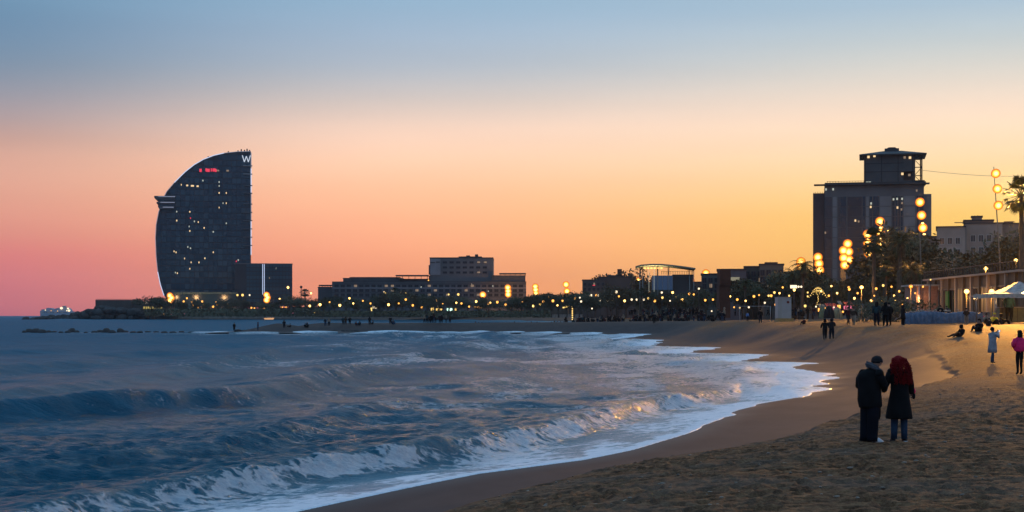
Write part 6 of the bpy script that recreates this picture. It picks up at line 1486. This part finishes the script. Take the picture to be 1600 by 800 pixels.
# marquee
d = 138.0; ox = wx(1592, d); t = thing('marquee', 'pale square marquee with a peaked canvas roof and white valance at the right edge', 'marquee', (ox, d, 2.8), 0)
MCV = cloth('marquee_canvas', (.42, .36, .33), .8); he = wz(460, d) - 2.8; hp2 = wz(440, d) - 2.8; w = (1592 - 1536) * d / FPX
m = MB(); N_ = 10; vs = []
for j in range(5):
    f = j / 4; rr_ = 1 - f * .97; zc = he + (hp2 - he) * (f ** 1.25)
    for k in range(24):
        a = k / 24 * 2 * math.pi + math.pi / 4; q = 1 / max(abs(math.cos(a)), abs(math.sin(a))); q = min(q, 1.3)
        vs.append((w * rr_ * q * math.cos(a), w * .9 * rr_ * q * math.sin(a), zc - .12 * math.sin(math.pi * f) ))
m.add(vs, [(j * 24 + k, j * 24 + (k + 1) % 24, (j + 1) * 24 + (k + 1) % 24, (j + 1) * 24 + k) for j in range(4) for k in range(24)] + [tuple(4 * 24 + k for k in range(24))], False)
m.build('canopy', MCV, t)
for s1_ in (-1, 1):
    for s2_ in (-1, 1): MB().tube([(w * .93 * s1_, w * .84 * s2_, -.1), (w * .93 * s1_, w * .84 * s2_, he + .1)], .05, 6).build('pole', M_STEEL, t)
m = MB()
for (ax, ay, bx2, by2) in ((-w, -w * .9, w, -w * .9), (-w, -w * .9, -w, w * .9)):
    vs = []; 
    for i in range(25):
        f = i / 24; x, y = ax + (bx2 - ax) * f, ay + (by2 - ay) * f; vs += [(x, y, he + .03), (x, y - .02, he - .30 - .07 * abs(math.sin(i * 1.3)))]
    m.add(vs, [(2 * i, 2 * i + 1, 2 * i + 3, 2 * i + 2) for i in range(24)])
m.build('valance', cloth('white_valance', (.5, .44, .36)), t)
MB().ball((wx(1584.5, d) - ox, -w * .8, wz(460, d) - 2.8), .17, n=10, m=6).build('hanging_lamp', E_HOT, t)
l = bpy.data.lights.new('marquee_light', 'POINT'); l.energy = 130; l.color = (1, .66, .28); l.shadow_soft_size = .15
o = bpy.data.objects.new('marquee_light', l); COL.objects.link(o); o.parent = t; o.location = (wx(1584, d) - ox, -w * .5, he - .35)
# counter and tables under it
t = thing('bar_counter', 'long pale olive bar counter under the marquee', 'counter', (wx(1562, 141), 141, 2.75), 0)
MB().box(0, 5, 0, .7, .05, wz(481, 141) - 2.75).build('counter', plain('olive_counter', (.20, .19, .11), .7), t); MB().box(-.1, 5.1, -.12, .8, wz(481, 141) - 2.75, wz(479.6, 141) - 2.75).build('counter_top', M_PALE, t)
for k in range(7): MB().box(.2 + k * .7, .24 + k * .7, -.03, -.0, .1, wz(481.5, 141) - 2.75).build('batten', M_DARKMETAL, t)
# small low parasol left of the marquee
t = thing('folded_awning', 'small flat awning on thin posts left of the marquee', 'awning', (wx(1540, 150), 150, 2.9), 0)
MB().box(-1.0, 1.2, 0, 2, wz(463.5, 150) - 2.9, wz(462, 150) - 2.9).build('cloth', MCV, t)
for x in (-.9, 1.1): MB().tube([(x, .1, 0), (x, .1, wz(463, 150) - 2.9)], .035, 6).build('pole', M_STEEL, t)
# dark round bush behind the three people, beach tents and awnings under the high-rise
t = thing('round_bush', 'wide dark rounded bush behind the three standing people', 'bush', (wx(1387, 170), 170, 3.0), 0)
crown_mesh(17, 6.5, 2.6, 1500, .2).build('foliage', M_LEAF, t, (0, 0, .9)); m = MB()
for k in range(6): m.tube([(k * .25 - .6, 0, -.3), (k * .9 - 2.2, 0, .8)], [.08, .04], 5)
m.build('stem', M_BARK, t)
def tent(px0, px1, pyt, pyb, d, mat, lab, peak=.5):
    ox = wx((px0 + px1) / 2, d); w = (px1 - px0) * d / FPX / 2; zb = PZ - .3; h = wz(pyt, d) - zb; t = thing('beach_tent', lab, 'tent', (ox, d, zb), 0, 'tents and awnings by the beach bar')
    m = MB(); vs = []; nn = 12
    for j in range(6):
        f = j / 5; 
        for k in range(nn):
            a = 2 * math.pi * k / nn; vs.append((w * math.cos(a) * math.cos(f * 1.5) + (peak - .5) * w * f, 1.3 * math.sin(a) * math.cos(f * 1.5), h * math.sin(f * 1.57)))
    m.add(vs, [(j * nn + k, j * nn + (k + 1) % nn, (j + 1) * nn + (k + 1) % nn, (j + 1) * nn + k) for j in range(5) for k in range(nn)] + [tuple(5 * nn + k for k in range(nn))], True); m.build('canvas', mat, t)
    m = MB()
    for k in (0, 3, 6, 9): m.tube([Vector(vs[j * nn + k]) * 1.012 for j in range(6)], .03, 4)
    m.build('seam_rib', M_DARKMETAL, t); return t
tent(1287, 1304, 478, 492, 225, CHAR, 'dark domed beach tent left in the bar area'); tent(1279, 1291, 479, 491, 232, cloth('olive_canvas', (.20, .19, .10)), 'olive domed tent behind the dark one'); tent(1301, 1317, 480, 492, 228, cloth('sand_canvas', (.36, .27, .15)), 'sand-coloured tent right of the dark domed one', .3)
tent(1339, 1356, 478, 492, 222, cloth('tan_canvas', (.25, .18, .12)), 'tan domed tent left of the three standing people')
for i, (px0, px1, py, mt, em, lab) in enumerate(((1279, 1289, 476, BEIGE, E_ORANGE, 'glowing orange awning left of the red one'), (1290, 1307, 475, cloth('red_awning_cloth', (.55, .06, .05)), E_PINK, 'long red and white beach bar awning lit from inside'), (1309, 1315, 471, BEIGE, E_ORANGE, 'narrow tall orange-lit awning'), (1319, 1334, 472.5, cloth('red_awning_cloth', (.55, .06, .05)), E_PINK, 'red awning of the beach bar right of the narrow orange one'))):
    d = 245; ox = wx((px0 + px1) / 2, d); w = (px1 - px0) * d / FPX / 2; zb = PZ; t = thing('bar_awning', lab, 'awning', (ox, d, zb), 0, 'lit awnings of the beach bar')
    h = wz(py, d) - zb; m = MB(); vs = []
    for k in range(13):
        x = -w + 2 * w * k / 12; sag = .1 * abs(math.sin(k * .8)); vs += [(x, -.9, h - .45 - sag), (x, .9, h + .1)]
    m.add(vs, [(2 * k, 2 * k + 2, 2 * k + 3, 2 * k + 1) for k in range(12)]); m.build('awning_cloth', mt, t)
    MB().box(-w * .9, w * .9, .6, .7, max(.3, h - 1.1), h - .55).build('lit_opening', em, t)
    for x in (-w, w): MB().tube([(x, -.85, 0), (x, -.85, h - .4)], .03, 5).build('pole', M_DARKMETAL, t)
# strings of tiny lights in a tree by the bar
t = thing('fairy_light_string', 'cluster of tiny yellow fairy lights hanging behind the beach bar', 'fairy lights', (wx(1278, 250), 250, PZ), 0)
m = MB(); m2 = MB(); rnd = random.Random(3)
for k in range(8):
    a = R(20 + k * 20); pts = [(math.cos(a) * q * .22, 0, wz(458, 250) - PZ + 1.3 * math.sin(q / 7 * 2.4) * math.sin(a) - .02 * q * q) for q in range(8)]
    m2.tube(pts, .015, 3)
    for p in pts[1:]: m.ball((p[0], -.05, p[2]), .055, n=6, m=4)
for k in range(7): m.ball((rnd.uniform(-.15, .15), -.05, wz(460 + k * 2.6, 250) - PZ), .06, n=6, m=4)
m2.tube([(0, 0, 0), (0, 0, wz(458, 250) - PZ)], .04, 5)
o = m.build('fairy_light', E_YELLOW, t); o['kind'] = 'stuff'; m2.build('cord', M_DARKMETAL, t)
t = thing('string_light_mast', 'yellow light string sloping down from a short post in the gap', 'light string', (wx(894, 800), 800, 2.2), 0)
m = MB(); zt = wz(476, 800) - 2.2
for k in range(12): m.ball((wx(880 + k * 1.2, 800) - wx(894, 800), 0, wz(480.5 - k * .3, 800) - 2.2), .4, n=6, m=4)
for k in range(8): m.ball((.1, 0, zt - k * 1.1), .38, n=6, m=4)
o = m.build('string_light', E_YELLOW, t); o['kind'] = 'stuff'; MB().tube([(0, .3, 0), (0, .3, zt)], .15, 5).build('post', M_DARKMETAL, t)
# volleyball net frame at the back of the beach
t = thing('net_frame', 'thin goal-like net frame left of the white kiosk', 'net frame', (wx(1180, 210), 210, PZ - .9), 0)
wv = wx(1208, 210) - wx(1160, 210); MB().tube([(-wv / 2, 0, 0), (-wv / 2, 0, 2.3)], .04, 6).build('post', M_WHITE, t); MB().tube([(wv / 2, 0, 0), (wv / 2, 0, 2.3)], .04, 6).build('post', M_WHITE, t); MB().tube([(-wv / 2, 0, 2.28), (wv / 2, 0, 2.28)], .035, 6).build('crossbar', M_WHITE, t)
# ship far out beyond the breakwater
d = 1600; ox = wx(86, d); t = thing('cruise_ship', 'distant white ship with lights beyond the end of the breakwater', 'ship', (ox, d, 0), 0)
def sp(px, py): return (wx(px, d) - ox, wz(py, d))
M_SHIP = facade('ship_paint', (.36, .40, .46), .1)
m = MB(); m.slab_xz([sp(63, 499), sp(62.5, 486), sp(64, 485.5), sp(111, 486.5), sp(108, 499)], 0, 14); m.build('hull', M_SHIP, t)
sup = MB().slab_xz([sp(64, 486), sp(64, 483.5), sp(71, 483), sp(72.5, 481), sp(79, 481.5), sp(81, 483), sp(85, 483), sp(87, 481.5), sp(93, 480.8), sp(103, 480.5), sp(107, 483), sp(109, 486.5)], 1.5, 12).build('superstructure', M_SHIP, t)
x, z = sp(98, 480.8); MB().box(x - 1.6, x + 1.6, 4, 8, z, z + 1.9).build('funnel', M_WHITE, sup)
for px, py, r in ((96, 481.5, 1.5), (106.3, 482, 1.0), (108, 485.3, 1.3), (71, 484.5, .6), (104.5, 485.5, .7), (90, 486, .45), (80, 485.5, .4)):
    x, z = sp(px, py); MB().ball((x, -.2, z), r, .5, r * .85, 8, 5).build('deck_light', E_WHITE if r > .5 else E_WARM, sup)
for k in range(12): x, z = sp(66 + 3.4 * k, 488.3); MB().box(x - .5, x + .5, -.1, .1, z - .3, z + .3).build('porthole', E_DIM if k % 3 == 0 else G_WIN, t)
# small boat right under the quay, lamp light put into its glowing hull
t = thing('small_boat', 'tiny boat with a glowing amber hull below the quay', 'boat', (wx(420, 1060), 1060, 0), 0)
w = 8 * 1060 / FPX; m = MB(); m.slab_xz([(-w, 1.3), (-w * .8, .3), (w * .8, .3), (w, 1.5)], 0, 2); m.build('hull', glow('amber_glow_hull', (1, .52, .22, 1), .75), t); MB().box(-w * .3, w * .3, .3, 1.7, 1.3, 2.1).build('cabin', M_PALE, t)
# beach rescue tripod sign shapes: two dark bins near the promenade edge
# litter and stones on the near sand
m = MB(); rnd = random.Random(31)
xs_, ys_ = [], []
while len(xs_) < 700:
    y = rnd.uniform(17, 60); x = y * rnd.uniform(-.1, .39); xs_.append(x); ys_.append(y)
xs_ = np.array(xs_); ys_ = np.array(ys_); ss = coast_s(xs_, ys_); zz2, dd2 = land_z(xs_, ys_, ss)
for x, y, z, dq in zip(xs_, ys_, zz2, dd2):
    if dq < .9: continue
    r = rnd.uniform(.008, .03); m.ball((x, y, z + r * .2), r * rnd.uniform(.9, 1.8), r, r * .6, 5, 4, .2, int(x * 100))
o = m.build('pebbles', plain('beach_pebble', (.22, .17, .13), .8, .5, 1)); tag(o, 'small pebbles and litter scattered over the trodden near sand', 'pebbles', kind='stuff')
# ------------------------------------------------------------------ thin sea haze
hm = bpy.data.materials.new('haze_air'); hm.use_nodes = True; t_ = hm.node_tree; t_.nodes.clear()
pv_ = t_.nodes.new('ShaderNodeVolumePrincipled'); pv_.inputs['Color'].default_value = (.86, .88, .93, 1); pv_.inputs['Density'].default_value = HAZE
pv_.inputs['Anisotropy'].default_value = .25
om = t_.nodes.new('ShaderNodeOutputMaterial'); t_.links.new(pv_.outputs[0], om.inputs['Volume'])
m = MB(); m.box(-2600, 2600, -60, 5200, -6, 138); o = m.build('haze', hm); tag(o, kind='stuff')
